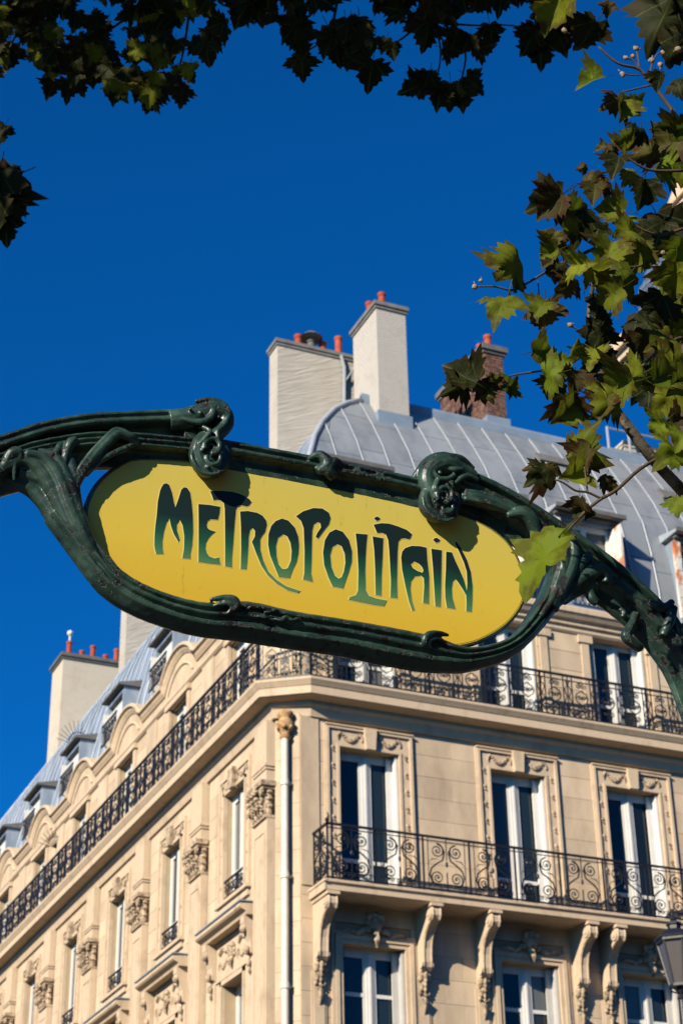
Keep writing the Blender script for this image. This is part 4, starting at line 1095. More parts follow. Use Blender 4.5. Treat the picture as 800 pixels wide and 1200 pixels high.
for k, (x, y) in enumerate(spots):
    nth = ['first', 'second', 'third', 'fourth', 'fifth', 'sixth', 'seventh', 'eighth']
    lab = ('unseen plane tree added to block low sky, %s from the west in the row south of the street' % nth[k]) if k < 8 else ('unseen plane tree added to block low sky, %s from the south in the row facing the long side' % nth[k-8])
    e = empty('plane_tree', lab, 'tree', (x, y, .12), 'unseen plane trees added to block low sky')
    e.rotation_euler = (0, 0, k*1.3)
    link('trunk', TK_ME, e); tag(link('crown', CR_ME, e), kind='stuff')

# =================================================================== METRO SIGN (cast iron entrance arch)
YS = -22.0
PXM = 0.00306                    # metres per photo pixel at the sign
SG = empty('metro_entrance_sign', 'green cast iron art nouveau arch holding a yellow METROPOLITAIN sign', 'sign', (0, 0, 0))
def cast(name, mb, parent=SG, voxel=.0036, smooth_it=1, disp=.0):
    me = mesh_of(mb, name, M['castiron'], recalc=True)
    o = bpy.data.objects.new(name, me); COL.objects.link(o)
    m1 = o.modifiers.new('r', 'REMESH'); m1.mode = 'VOXEL'; m1.voxel_size = voxel; m1.use_smooth_shade = True
    m2 = o.modifiers.new('s', 'SMOOTH'); m2.iterations = smooth_it; m2.factor = .5
    dg = bpy.context.evaluated_depsgraph_get(); dg.update()
    nm = bpy.data.meshes.new_from_object(o.evaluated_get(dg)); 
    bpy.data.objects.remove(o); bpy.data.meshes.remove(me)
    n = len(nm.vertices); co = np.empty(n*3, np.float32); nm.vertices.foreach_get('co', co); co = co.reshape(-1, 3)
    no = np.empty(n*3, np.float32); nm.vertices.foreach_get('normal', no); no = no.reshape(-1, 3)
    # hammered, many times painted casting
    d = (np.sin(co[:, 0]*61+3*np.sin(co[:, 2]*47))*np.sin(co[:, 2]*73+2*np.sin(co[:, 0]*39))*np.sin(co[:, 1]*55+1.3))*.0006
    d += (np.sin(co[:, 0]*151+co[:, 2]*90)*np.sin(co[:, 2]*171-co[:, 1]*110))*.00025
    co += no*d[:, None]
    nm.vertices.foreach_set('co', co.ravel()); nm.name = name
    nm.polygons.foreach_set('use_smooth', [True]*len(nm.polygons)); nm.update()
    return link(name, nm, parent)
def crv(pts, k=6):
    """smooth curve through [(px,py,r_px,depth m towards the viewer)]"""
    P_ = [np.array(p, float) for p in pts]; out = []
    for i in range(len(P_)-1):
        p0, p1, p2, p3 = P_[max(i-1, 0)], P_[i], P_[i+1], P_[min(i+2, len(P_)-1)]
        for j in range(k):
            t = j/k; out.append(.5*((2*p1)+(-p0+p2)*t+(2*p0-5*p1+4*p2-p3)*t*t+(-p0+3*p1-3*p2+p3)*t**3))
    out.append(P_[-1]); return out
def T3(p):
    b_ = at(p[0], p[1], YS); return Vector((b_.x, YS-p[3]*.62, b_.z))
def rope(mb, pts, k=6, n=12, sq=1.0):
    c = crv(pts, k); mb.tube([T3(p) for p in c], [p[2]*PXM for p in c], n, squash=sq, up=(0, 1, 0))
DS = .54          # how far the relief stands out
def psweep(mb, pts, sec, k=6):
    """sweep a moulding section [(offset px to the upper side, depth m)] along [(px,py,scale)]"""
    P_ = [np.array(p, float) for p in pts]; c = [p for p in crv([(p[0], p[1], p[2], 0) for p in P_], k)]
    n = len(sec); vs = []
    for i, p in enumerate(c):
        q0, q1 = c[max(i-1, 0)], c[min(i+1, len(c)-1)]; t = Vector((q1[0]-q0[0], q1[1]-q0[1])).normalized(); nn = Vector((t.y, -t.x))
        for o_, d in sec:
            b_ = at(p[0]+nn.x*o_*p[2], p[1]+nn.y*o_*p[2], YS); vs.append((b_.x, YS-d*DS, b_.z))
    fs = [(i*n+j, i*n+(j+1) % n, (i+1)*n+(j+1) % n, (i+1)*n+j) for i in range(len(c)-1) for j in range(n)]
    mb.add(vs, fs+[tuple(range(n)), tuple((len(c)-1)*n+j for j in range(n))])
def blob(mb, px, py, d, r, sc=(1, 1, 1)): b_ = at(px, py, YS); mb.ball((b_.x, YS-d*.62, b_.z), r*PXM, 16, 10, (sc[0], sc[1]*.75, sc[2]))

# panel
pan = [(101, 606), (105, 586), (117, 566), (138, 549), (165, 540), (250, 545), (340, 561), (440, 583), (520, 600), (560, 614), (585, 630), (600, 648), (610, 672), (613, 694), (606, 714), (590, 733), (566, 748), (543, 756), (515, 758),
       (480, 752), (420, 742), (340, 728), (260, 714), (215, 706), (180, 694), (150, 678), (125, 658), (108, 634)]
def smooth_poly(poly, k=4):
    n = len(poly); out = []
    for i in range(n):
        p0, p1, p2, p3 = [np.array(poly[(i+j-1) % n], float) for j in range(4)]
        for j in range(k):
            t = j/k; out.append(tuple(.5*((2*p1)+(-p0+p2)*t+(2*p0-5*p1+4*p2-p3)*t*t+(-p0+3*p1-3*p2+p3)*t**3)))
    return out
def slab(mb, outer, y0, y1, holes=(), bulge=0):
    loops = [[at(p[0], p[1], YS) for p in outer]]+[[at(p[0], p[1], YS) for p in h] for h in holes]
    flat = [v for l in loops for v in l]; tri = tessellate_polygon([[Vector((v.x, v.z, 0)) for v in l] for l in loops])
    n = len(flat)
    mb.add([(v.x, YS-y0, v.z) for v in flat]+[(v.x, YS-y1, v.z) for v in flat], [tuple(t) for t in tri]+[(a+n, b+n, c+n) for c, b, a in tri])
    o = 0; fs = []
    for l in loops:
        k = len(l); fs += [(o+i, o+(i+1) % k, n+o+(i+1) % k, n+o+i) for i in range(k)]; o += k
    base = len(mb.v)-2*n
    mb.f += [tuple(i+base for i in f) for f in fs]
pm_ = MB(); slab(pm_, smooth_poly(pan), -.012, .010)
panel = pm_.build('sign_panel', M['yellow'], SG)
rim = MB(); rc = smooth_poly(pan); rim.tube([at(p[0], p[1], YS) for p in rc+[rc[0]]], .011, 6)
rim.build('panel_rim', M['castiron'], SG)

def Z(pts, ox, oy, s): return [(ox+x/s, oy+y/s) for x, y in pts]
LET = []
LET.append((Z([(160,805),(95,805),(85,770),(78,730),(80,640),(88,540),(100,450),(110,320),(130,220),(145,180),(165,152),(190,145),(215,160),(240,230),(260,330),(272,375),(300,300),(330,205),(355,182),(385,190),(410,230),(425,330),(435,450),(437,600),(428,720),(412,800),(412,850),(340,845),(355,760),(358,640),(343,540),(315,485),(285,530),(285,580),(312,670),(300,690),(260,620),(235,550),(218,472),(190,510),(165,590),(150,680),(150,750)], 170, 550, 8), [], 0))
LET.append((Z([(490,340),(590,348),(690,365),(685,420),(670,485),(600,480),(572,500),(565,530),(570,560),(595,582),(645,598),(610,625),(580,660),(558,700),(552,750),(562,790),(590,830),(640,850),(680,840),(692,905),(590,895),(490,880),(492,700),(492,500)], 170, 550, 8), [], 0))
LET.append(([(245,577.5),(257.5,577),(270,578),(278,580),(285,583),(291,587),(293,590),(290,594),(287,595),(281,593.6),(277,594.5),(274.8,598.8),(273.4,613.8),(271.5,638.8),(270,655),(270,666.5),(262.3,665),(262.5,645),(262.3,614),(262,598),(261,591),(257.5,588),(253,587.3),(248.8,587.7),(247,582)], [], 0))
LET.append((Z([(160,250),(230,245),(320,262),(370,290),(400,330),(408,370),(390,440),(360,480),(345,510),(345,600),(370,700),(420,810),(500,890),(590,950),(720,993),(700,1012),(600,985),(500,925),(420,850),(360,760),(310,640),(285,570),(270,535),(298,480),(300,430),(275,402),(250,420),(238,480),(232,600),(225,700),(215,790),(165,785),(170,600),(168,400)], 260, 570, 8), [], 0))
LET.append((Z([(550,315),(610,335),(670,400),(700,480),(708,560),(703,640),(685,720),(650,790),(620,872),(520,860),(480,760),(440,660),(422,560),(425,460),(450,385),(490,340)], 260, 570, 8), [Z([(560,462),(600,480),(630,540),(642,620),(635,710),(605,780),(575,790),(550,785),(515,740),(497,660),(493,570),(512,495)], 260, 570, 8)], 0))
LET.append((Z([(35,178),(90,140),(170,114),(240,118),(290,150),(303,190),(290,240),(250,290),(205,352),(188,338),(200,310),(230,265),(225,232),(200,222),(172,240),(160,290),(157,400),(155,500),(150,620),(165,690),(90,670),(100,620),(102,450),(95,270),(75,215)], 340, 580, 6.667), [], 0))
LET.append((Z([(345,280),(400,300),(445,360),(470,450),(468,530),(445,610),(420,680),(400,740),(320,725),(290,660),(255,560),(246,460),(260,365),(295,305)], 340, 580, 6.667), [Z([(355,395),(390,410),(415,470),(420,540),(408,610),(390,655),(365,665),(335,640),(308,570),(300,480),(318,415)], 340, 580, 6.667)], 0))
LET.append((Z([(500,312),(590,320),(582,400),(576,500),(572,600),(575,750),(600,798),(660,820),(740,835),(720,878),(640,868),(540,848),(445,828),(455,808),(500,795),(518,760),(522,600),(512,420)], 340, 580, 6.667), [], 0))
LET.append((Z([(632,335),(714,350),(708,500),(700,650),(697,797),(655,790),(652,600),(645,450)], 340, 580, 6.667), [], 0))
LET.append((Z([(642,195),(655,184),(672,180),(690,195),(680,208),(662,213)], 340, 580, 6.667), [], 0))
LET.append(([(436,616.5),(445,614.8),(454,615.3),(463.8,618.3),(474.8,622.7),(480.5,627.5),(479,632),(477,633.4),(472,632.3),(467.9,632.6),(464.8,636),(463.7,648),(463,682.5),(463.4,702.6),(455.6,701.5),(456.2,682.5),(454.3,648),(453,634.4),(450.5,628.2),(446,626),(440,626)], [], 0))
LET.append((Z([(345,315),(352,420),(368,560),(367,700),(365,795),(318,785),(328,640),(325,575),(300,552),(245,560),(215,600),(208,660),(220,760),(245,845),(225,850),(200,780),(170,650),(140,500),(132,400),(140,350),(165,320),(220,301),(290,303)], 450, 600, 7.273), [Z([(213,455),(240,432),(280,450),(310,480),(322,510),(312,530),(270,515),(228,488)], 450, 600, 7.273)], 0))
LET.append((Z([(388,325),(475,338),(473,500),(470,650),(465,820),(422,812),(412,640),(402,480)], 450, 600, 7.273), [], 0))
LET.append((Z([(403,250),(415,236),(435,232),(462,250),(450,268),(425,272)], 450, 600, 7.273), [], 0))
LET.append((Z([(515,350),(562,356),(590,425),(625,500),(660,580),(690,690),(694,620),(690,520),(665,440),(625,350),(588,275),(600,264),(640,320),(690,420),(722,520),(737,640),(735,760),(728,862),(685,855),(688,790),(685,720),(650,660),(610,600),(590,584),(570,600),(560,660),(565,740),(592,838),(520,825),(507,740),(505,640),(512,500)], 450, 600, 7.273), [], 0))
def offset(poly, d):
    n = len(poly); a = sum(poly[i][0]*poly[(i+1) % n][1]-poly[(i+1) % n][0]*poly[i][1] for i in range(n)); s = 1 if a > 0 else -1
    out = []
    for i in range(n):
        p0, p1, p2 = Vector(poly[i-1]), Vector(poly[i]), Vector(poly[(i+1) % n])
        t1 = (p1-p0).normalized(); t2 = (p2-p1).normalized()
        n1 = Vector((t1.y, -t1.x)); n2 = Vector((t2.y, -t2.x)); nn = n1+n2
        if nn.length < .3: nn = n1
        nn.normalize(); c = max(.6, nn.dot(n1)); out.append(tuple(p1+nn*d*s/c))
    return out
for poly, holes, _ in LET:
    l = MB(); slab(l, poly, .0108, .0118, holes)
    lo = l.build('letter', M['letter'], panel)
    e = MB(); slab(e, offset(poly, .85), .0102, .0108, [offset(h, -1.0) for h in holes]); e.build('letter_edge', M['letteredge'], panel)

# left arm: deep moulded upper rail over a ribbed rail
a = MB()
psweep(a, [(-260,642,1.15),(-160,584,1.1),(-80,552,1.05),(0,527,1),(50,511,1),(100,502,1),(150,499,1),(212,497,1.05)],
       [(14,-.06),(14,.03),(11,.07),(8,.075),(5.5,.06),(3,.062),(1,.09),(-1.5,.095),(-4,.085),(-5.5,.04),(-7,.02),(-17,.01),(-17,-.06)])
rope(a, [(212,512,12,.0),(228,514,12,.0),(240,516,12,.0)])
cast('left_arm', a)
a = MB()
psweep(a, [(-200,640,1.1),(-80,576,1.05),(0,548,1),(40,534,1),(100,524,1),(150,524,1),(222,530,1)],
       [(12,-.05),(12,.03),(10.5,.075),(9,.09),(7,.09),(5.8,.065),(4.6,.065),(3.2,.092),(1.2,.092),(0,.066),(-1.2,.066),(-2.6,.09),(-4.8,.09),(-6,.06),(-7.5,.02),(-24,.005),(-24,-.05)])
rope(a, [(-80,600,7,-.02),(0,572,8,-.02),(40,560,10,-.02),(80,553,8,-.02)])
cast('ribbed_rail', a)
# spreading root of the left arm
a = MB()
fan = [
 [(-30,572,8,.02),(5,552,8,.05),(22,546,7,.06),(42,556,8,.06),(60,582,9,.05),(82,624,9,.04),(104,656,6,.03),(126,680,3,.02)],
 [(25,541,5,.085),(45,546,6,.085),(62,566,8,.08),(76,598,9,.07),(92,632,8,.06),(110,658,5,.05),(130,680,2.5,.03)],
 [(40,538,5,.07),(60,545,6,.08),(74,572,7,.08),(84,602,8,.07),(98,632,6,.06),(116,658,3,.04)],
 [(60,532,5,.07),(74,540,6,.07),(80,560,7,.07),(84,590,7,.06),(94,620,5,.05),(108,642,2.5,.03)],
 [(-10,562,10,.0),(14,566,7,.0),(36,574,8,.0),(54,592,9,.0),(70,618,9,.0),(92,648,6,.0)],
 [(20,556,9,.01),(50,566,12,.01),(70,595,11,.01),(86,630,8,.01)]]
for f_ in fan: rope(a, f_, n=10)
rope(a, [(2,552,6,.06),(8,541,6,.08),(16,539,6,.085),(20,546,4,.08)], n=8)
rope(a, [(14,545,3,.08),(13,556,3,.07),(14,569,2,.05)], n=6)
rope(a, [(48,546,4,.085),(60,541,5,.09),(64,533,4,.09),(68,528,3,.08)], n=8)
rope(a, [(70,552,3.5,.09),(72,540,4.5,.10),(77,530,6,.10),(83,526,5,.09)], n=8)
cast('arm_root', a)
# curled leaf rib between the arm and the hoop
a = MB()
rope(a, [(158,526,4,.06),(146,522,6,.085),(132,519,7,.09),(118,530,7,.085),(104,545,6.5,.08),(92,560,6,.075),(83,578,6,.07),(80,600,7,.06),(88,624,6,.05),(104,648,4,.04),(118,664,2.5,.03)], n=10)
rope(a, [(140,516,2.5,.10),(128,515,3,.105),(114,527,3,.10),(100,542,3,.095),(88,558,3,.09),(79,576,3,.085),(76,600,3,.075),(82,625,3,.065)], n=7)
rope(a, [(150,530,3,.08),(138,536,4,.085),(124,542,3.5,.085),(108,552,3,.08),(95,566,3,.08)], n=7)
cast('leaf_rib', a, voxel=.0032)
# lower hoop in one sweep
hoop_ = [(64,600,13),(72,610,13.5),(96,641,14.5),(113,664,14.5),(131,684,15),(157,701,15.5),(197,717,16),(240,727,17.5),(284,728.5,21),(341,739,19.5),(402,748,19),(450,757.5,20),(500,767,19),(524,772,15),(545,774,12.5),(576,768,11),(601,756,10.5),(622,735,11),(641,708,13),(652,690,15),(656,672,13),(657,650,10)]
hoop = [(x, y) for x, y, r in hoop_]; rr_ = [r for x, y, r in hoop_]
a = MB()
def shift(path, d):
    out = []
    for i, p in enumerate(path):
        q0, q1 = Vector(path[max(i-1, 0)]), Vector(path[min(i+1, len(path)-1)]); t = (q1-q0).normalized(); n_ = Vector((t.y, -t.x)); v = Vector(p)+n_*d
        out.append((v.x, v.y))
    return out
psweep(a, [(x, y, r/17) for (x, y), r in zip(hoop, rr_)],
       [(17,-.05),(17,.035),(15,.065),(12,.085),(9,.085),(7,.062),(5,.06),(3.4,.088),(1.4,.095),(-.6,.088),(-2,.066),(-4,.062),(-6,.08),(-10,.078),(-13,.05),(-17,.015),(-18,-.02),(-15,-.06)], k=5)
# clasp leaves at the ends of the straight run
for bx, by, sg in ((266, 708, 1), (492, 749, -1)):
    rope(a, [(bx-26*sg, by+2, 2, .075), (bx-12*sg, by+1, 3.5, .09), (bx, by+4, 4.5, .10), (bx+4*sg, by+11, 4, .095), (bx-4*sg, by+18, 2, .08)], n=8)
    rope(a, [(bx-20*sg, by+8, 2, .075), (bx-8*sg, by+8, 2.6, .095), (bx-1*sg, by+12, 2.8, .095), (bx-6*sg, by+19, 2, .08)], n=8)
# seaweed relief along the straight run
rs = random.Random(4)
for i in range(9):
    t = i/29; x = 282+t*190; y = 722+t*32+rs.uniform(-2, 6)
    rope(a, [(x, y, 1.4, .086), (x+6, y+rs.uniform(-3, 4), 2.1, .094), (x+12, y+rs.uniform(-3, 4), 1.2, .086)], n=6, k=3)
cast('lower_hoop', a)
# top bar
a = MB()
psweep(a, [(232,527,1),(262,531,1),(300,538,1),(360,549,1),(440,565,1),(505,580,1)],
       [(13,-.04),(13,.03),(10,.055),(8,.07),(6.5,.085),(4.5,.085),(3.4,.066),(.8,.064),(-.4,.088),(-3,.092),(-5,.08),(-6.2,.05),(-7.2,.03),(-20,.02),(-22,.0),(-22,-.04)])
blob(a, 268, 534, .052, 7, (1.4, .8, .9))
rope(a, [(355,545,3,.06),(368,541,6,.075),(376,553,7,.085),(366,560,5,.07)], n=8); rope(a, [(398,554,3,.06),(386,549,6,.075),(378,558,6,.085),(388,566,4,.07)], n=8)
rope(a, [(372,538,3,.06),(378,548,4,.09),(374,560,4,.085),(384,568,3,.06)], n=8)
for i in range(9):
    x = 405+i*5; y = 559+i*1.1*1.0; rope(a, [(x, y+rs.uniform(-4, 3), 2.2, .062), (x+4, y+rs.uniform(-3, 5), 2.8, .070), (x+8, y+rs.uniform(-3, 4), 2, .062)], n=6, k=3)
cast('top_bar', a)
# left knot: the upper rail curls over and drops in a bud
def ring(mb, px, py, r, tr, d, a0=0, a1=360, k=10):
    rope(mb, [(px+r*math.cos(R_(a0+(a1-a0)*i/k)), py+r*math.sin(R_(a0+(a1-a0)*i/k)), tr, d) for i in range(k+1)], k=3, n=7)
a = MB()
rope(a, [(196,497,13,.03),(214,497,13,.05),(232,493,12,.07),(246,491,12,.08),(256,496,11,.08),(257,506,10,.08),(250,515,9,.08),(243,522,9,.08)], n=14)
blob(a, 240, 546, .05, 20, (.98, .8, 1.05)); blob(a, 234, 477, .07, 3.2); blob(a, 236, 503, .05, 12, (1, .7, .8))
rope(a, [(236,520,9,.07),(227,530,9,.08),(225,544,9,.08),(233,557,9,.08),(246,560,8,.08),(255,550,8,.07),(256,538,8,.07),(250,528,7,.07)], n=10)
ring(a, 239, 536, 9, 3, .125, -200, 100); ring(a, 241, 549, 8, 2.6, .12, -60, 200); ring(a, 239, 536, 4, 1.8, .11)
rope(a, [(206,500,3,.09),(220,506,3.5,.11),(232,506,4,.12),(240,499,4,.125),(238,491,3,.12),(228,489,2.5,.11),(216,487,2,.09)], n=8)
rope(a, [(222,480,2,.09),(238,480,3,.11),(252,486,3.2,.12),(259,497,3,.12),(254,510,3,.12),(246,518,3,.12),(246,528,2.4,.12)], n=8)
rope(a, [(229,512,2.5,.11),(236,519,3,.13),(232,526,3,.13),(225,533,2.6,.12)], n=8)
rope(a, [(219,536,2,.10),(217,549,2.4,.11),(226,563,2.6,.11),(240,568,2.6,.11),(254,562,2.2,.10)], n=8)
for q in ((214,493),(226,497),(247,502),(228,540),(250,543),(234,560)): blob(a, q[0], q[1], .125, 2.2)
cast('left_knot', a, voxel=.0026, smooth_it=1)
# right knot
a = MB()
rope(a, [(548,566,12,.04),(532,559,13,.06),(516,553,14,.08),(503,554,13,.085),(494,562,11,.08),(492,573,10,.08),(497,583,10,.08),(504,591,12,.08)], n=14)
blob(a, 507, 594, .05, 22, (.98, .8, 1.0)); blob(a, 520, 572, .05, 16, (1.2, .7, .8))
rope(a, [(480,567,3,.02),(487,557,5,.04),(497,546,6,.06),(510,541,5,.07),(524,542,4,.07)], n=8)
rope(a, [(498,580,7,.08),(490,590,7,.08),(492,604,8,.08),(504,613,8,.08),(517,610,8,.08),(526,599,7,.07),(524,586,7,.07)], n=10)
ring(a, 509, 592, 9, 3, .125, -220, 80); ring(a, 509, 592, 4, 2, .12); ring(a, 513, 606, 6, 2.4, .12, -30, 190)
rope(a, [(546,558,2.5,.09),(530,549,3.4,.12),(514,547,3.6,.125),(502,553,3.4,.12),(497,564,3,.12),(503,572,3.2,.12),(513,573,3,.125),(521,568,3,.12)], n=8)
rope(a, [(502,574,3,.12),(498,584,3,.13),(502,590,2.4,.13)], n=8); rope(a, [(522,577,3,.11),(534,569,4,.11),(550,572,3,.10)], n=8)
rope(a, [(486,592,2,.10),(488,606,2.4,.11),(499,617,2.6,.11),(513,621,2.4,.11),(525,614,2,.10)], n=8)
rope(a, [(512,560,2.6,.12),(520,563,3,.13),(530,562,2.6,.12)], n=8)
for q in ((500,546),(516,556),(504,566),(520,598),(498,600),(512,580)): blob(a, q[0], q[1], .125, 2.4)
cast('right_knot', a, voxel=.0026, smooth_it=1)
# right arm: two rolls with a groove between, darker web below
a = MB()
top_ = [(540,550),(580,567),(620,590),(655,613),(690,637),(722,661),(750,685),(775,710),(797,738),(820,775),(850,840)]
low_ = [(528,594),(562,610),(600,634),(634,660),(668,684),(698,703),(722,720),(746,742),(770,770),(793,808),(820,880)]
mid_ = [((p[0]+q[0])/2, (p[1]+q[1])/2) for p, q in zip(top_, low_)]
psweep(a, [(x, y, math.dist(p, q)/47) for (x, y), p, q in zip(mid_, top_, low_)],
       [(23,-.05),(23,.02),(20,.06),(16,.085),(12.5,.085),(10.5,.04),(8,.035),(6.5,.07),(4,.095),(2,.095),(.5,.085),(-5,.092),(-7.5,.075),(-9,.045),(-11,.015),(-22,.0),(-24,-.03),(-22,-.06)])
cast('right_arm', a)
a = MB()
rope(a, [(534,588,7,.055),(548,591,9,.07),(568,597,9,.07),(590,605,6,.07),(600,608,4,.065)], n=10)
for off in (-5, 0, 5): rope(a, [(536,588+off,2.4,.088),(552,592+off,3,.098),(572,598+off*.9,2.8,.095),(596,607+off*.5,2,.08)], n=7)
rope(a, [(586,612,3,.08),(594,610,6,.085),(604,611,8,.085),(614,620,8,.08),(621,634,7,.07),(625,648,6,.06)], n=10)
rope(a, [(592,606,2,.10),(604,605,3,.105),(615,613,3,.10),(622,628,3,.09)], n=7)
cast('leaf_bracket', a, voxel=.0032)
# fan of ribs joining the hoop to the right arm
a = MB()
fan = [
 [(640,716,10,.04),(648,692,11,.05),(653,670,10,.06),(654,650,8,.06),(652,634,6,.05)],
 [(646,706,7,.07),(658,680,8,.08),(664,660,7,.08),(664,644,6,.07),(660,632,5,.05)],
 [(650,700,7,.06),(662,682,8,.06),(674,666,7,.07),(684,655,5,.06)],
 [(648,710,6,.05),(664,692,8,.05),(680,679,9,.06),(695,675,8,.08),(702,682,6,.09),(700,690,4,.08)],
 [(656,704,8,.02),(676,690,10,.02),(694,688,9,.03)],
 [(686,694,6,.03),(690,704,6,.03),(696,709,5,.03)]]
for f_ in fan: rope(a, f_, n=10)
rope(a, [(644,660,3,.085),(650,672,4,.09),(648,690,4,.085),(640,706,4,.08),(626,728,3.5,.07)], n=8)
rope(a, [(668,650,2.5,.085),(666,668,3,.09),(658,688,3,.085),(648,705,3,.075)], n=8)
cast('fan_rib', a, voxel=.0032)
# hooked bracket under the right arm
a = MB()
rope(a, [(741,722,6,.03),(736,734,6,.04),(728,748,7,.05),(731,754,6.5,.05),(740,759,6.5,.04),(747,762,6,.03)], n=6)
rope(a, [(722,716,4,.03),(726,722,4,.04),(724,727,3,.04)], n=6)
cast('hook_bracket', a)
a = MB()
rope(a, [(750,712,4,.08),(760,718,7,.085),(770,719,6,.085),(779,711,4,.07)], n=10); rope(a, [(768,752,5,.07),(774,735,7,.085),(780,718,5,.08)], n=10)
rope(a, [(781,724,4,.05),(788,740,6,.05),(792,755,4,.05)], n=10)
cast('arm_knuckle', a)
# posts that carry the arms, beyond both sides of the frame
for sgn, (px0, py0) in ((-1, (-260, 640)), (1, (840, 930))):
    p0 = at(px0, py0, YS); t = MB()
    pts = [(p0.x, YS, p0.z), (p0.x+sgn*.10, YS, p0.z-.35), (p0.x+sgn*.15, YS, p0.z-1.0), (p0.x+sgn*.16, YS, 1.6), (p0.x+sgn*.16, YS, .35), (p0.x+sgn*.16, YS, .12)]
    t.tube(pts, [.05, .06, .07, .09, .13, .20], 12); t.tube([(p0.x+sgn*.16, YS, .12), (p0.x+sgn*.16, YS, .5)], [.26, .12], 12)
    t.build('post', M['castiron'], SG, smooth=True)

# =================================================================== STREET LANTERN, bottom right
LX, LY, LZ = 0.80, -9.75, 0
LP = empty('street_lantern', 'dark wrought street lantern with milky panes low on the right edge', 'street lamp', (LX, LY, .12))
def hexp(r, z, n=6, a0=.3):
    r = r*.62
    return [(r*math.cos(a0+2*math.pi*i/n), r*math.sin(a0+2*math.pi*i/n), z) for i in range(n)]
def hexr(m_, rings, n=6):
    vs = [v for r, z in rings for v in hexp(r, z, n)]
    m_.add(vs, [(i*n+k, i*n+(k+1) % n, (i+1)*n+(k+1) % n, (i+1)*n+k) for i in range(len(rings)-1) for k in range(n)]+[tuple(range(n-1, -1, -1)), tuple((len(rings)-1)*n+k for k in range(n))])
z0 = 6.91-.12
t = MB(); hexr(t, [(.17, z0-.03), (.20, z0-.03), (.20, z0+.0), (.17, z0)])
for k in range(6):
    a_, b_ = hexp(.185, z0)[k], hexp(.335, z0+.47)[k]; t.tube([a_, b_], .014, 5)
hexr(t, [(.34, z0+.45), (.37, z0+.47), (.37, z0+.50), (.33, z0+.50)])
t.tube([(0, 0, z0-.03), (0, 0, z0-.12)], [.05, .03], 8); t.ball((0, 0, z0-.15), .05, 8, 6)
for k in range(6): p = hexp(.10, z0-.06)[k]; t.tube([hexp(.19, z0-.01)[k], hexp(.15, z0-.07)[k], (p[0]*.4, p[1]*.4, z0-.1)], .010, 5)
t.build('lantern_frame', M['iron'], LP)
for k in range(6):
    a1, b1 = hexp(.178, z0)[k], hexp(.178, z0)[(k+1) % 6]; a2, b2 = hexp(.325, z0+.46)[k], hexp(.325, z0+.46)[(k+1) % 6]
    t = MB(); i_ = .97; t.add([a1, b1, b2, a2]+[(p[0]*i_, p[1]*i_, p[2]) for p in (a1, b1, b2, a2)], [(0, 1, 2, 3), (7, 6, 5, 4), (0, 4, 5, 1), (1, 5, 6, 2), (2, 6, 7, 3), (3, 7, 4, 0)])
    t.build('pane', M['lampglass'], LP)
t = MB(); hexr(t, [(.39, z0+.50), (.40, z0+.52), (.30, z0+.57), (.22, z0+.60), (.19, z0+.61)]); hexr(t, [(.12, z0+.61), (.12, z0+.66), (.15, z0+.67), (.13, z0+.70), (.05, z0+.72)]); t.ball((0, 0, z0+.74), .04, 8, 6)
t.build('lantern_roof', M['iron'], LP)
t = MB(); t.lathe([(.20, 0), (.20, .3), (.13, .4), (.10, .9), (.07, 1.0), (.055, 6.1), (.08, 6.15), (.05, 6.2), (.04, 6.62)], (0, 0, 0), 12); t.build('lamp_post', M['iron'], LP)

# =================================================================== PLANE TREES
half = [(0,.0),(.10,-.06),(.26,-.12),(.40,-.04),(.36,.06),(.60,.08),(.56,.18),(.84,.36),(.62,.40),(.66,.50),(.46,.50),(.36,.52),(.46,.66),(.34,.70),(.30,.84),(.16,.86),(.12,.98),(0,1.14)]
def leaf_mesh(name, m_, fold, curl, crumple, seed, rough=1.0):
    rs = random.Random(seed); a_ = [(x*rs.uniform(.88, 1.08), y+rs.uniform(-.03, .03)) for x, y in half]; b_ = [(-x*rs.uniform(.85, 1.1), y+rs.uniform(-.03, .03)) for x, y in half[1:-1]]
    out = a_+b_[::-1]; c = Vector((0, .38)); n = len(out)
    vs = [(c.x, c.y)]+[tuple(c+(Vector(p)-c)*.34) for p in out]+[tuple(c+(Vector(p)-c)*.68) for p in out]+out
    def h(x, y): return fold*abs(x)**1.2*1.0-curl*((y-.3)**2)-curl*.6*x*x+crumple*(math.sin(5.3*x+seed)*math.cos(6.1*y+seed*2)+.5*math.sin(11*x-7*y+seed))
    V = [(x, y, h(x, y)) for x, y in vs]
    F = [(0, 1+i, 1+(i+1) % n) for i in range(n)]
    for q in (0, n):
        for i in range(n): F += [(q+1+i, q+n+1+i, q+n+1+(i+1) % n, q+1+(i+1) % n)]
    mb = MB(); mb.add(V, F)
    # stalk
    mb.tube([(0, .02, .0), (.0, -.20, -.03), (.03, -.42, -.10)], .013, 3)
    me = mesh_of(mb, name, m_, smooth=True, recalc=False)
    return me
LM = {}
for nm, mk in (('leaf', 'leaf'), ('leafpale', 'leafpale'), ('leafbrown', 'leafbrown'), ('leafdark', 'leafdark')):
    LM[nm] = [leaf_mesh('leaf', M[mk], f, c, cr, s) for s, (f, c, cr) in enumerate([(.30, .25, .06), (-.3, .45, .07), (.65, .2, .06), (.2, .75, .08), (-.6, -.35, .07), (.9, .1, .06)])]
LM['curl'] = [leaf_mesh('leaf', M['leafbrown'], .9, 1.1, .16, 11), leaf_mesh('leaf', M['leafbrown'], -.8, 1.3, .15, 12)]
LM['edge'] = [leaf_mesh('leaf', M['leafpale'], 1.3, .2, .03, 21)]
RIGHT, DOWN, FWD = Vector(MC[0]), Vector(MC[1]), Vector(MC[2])
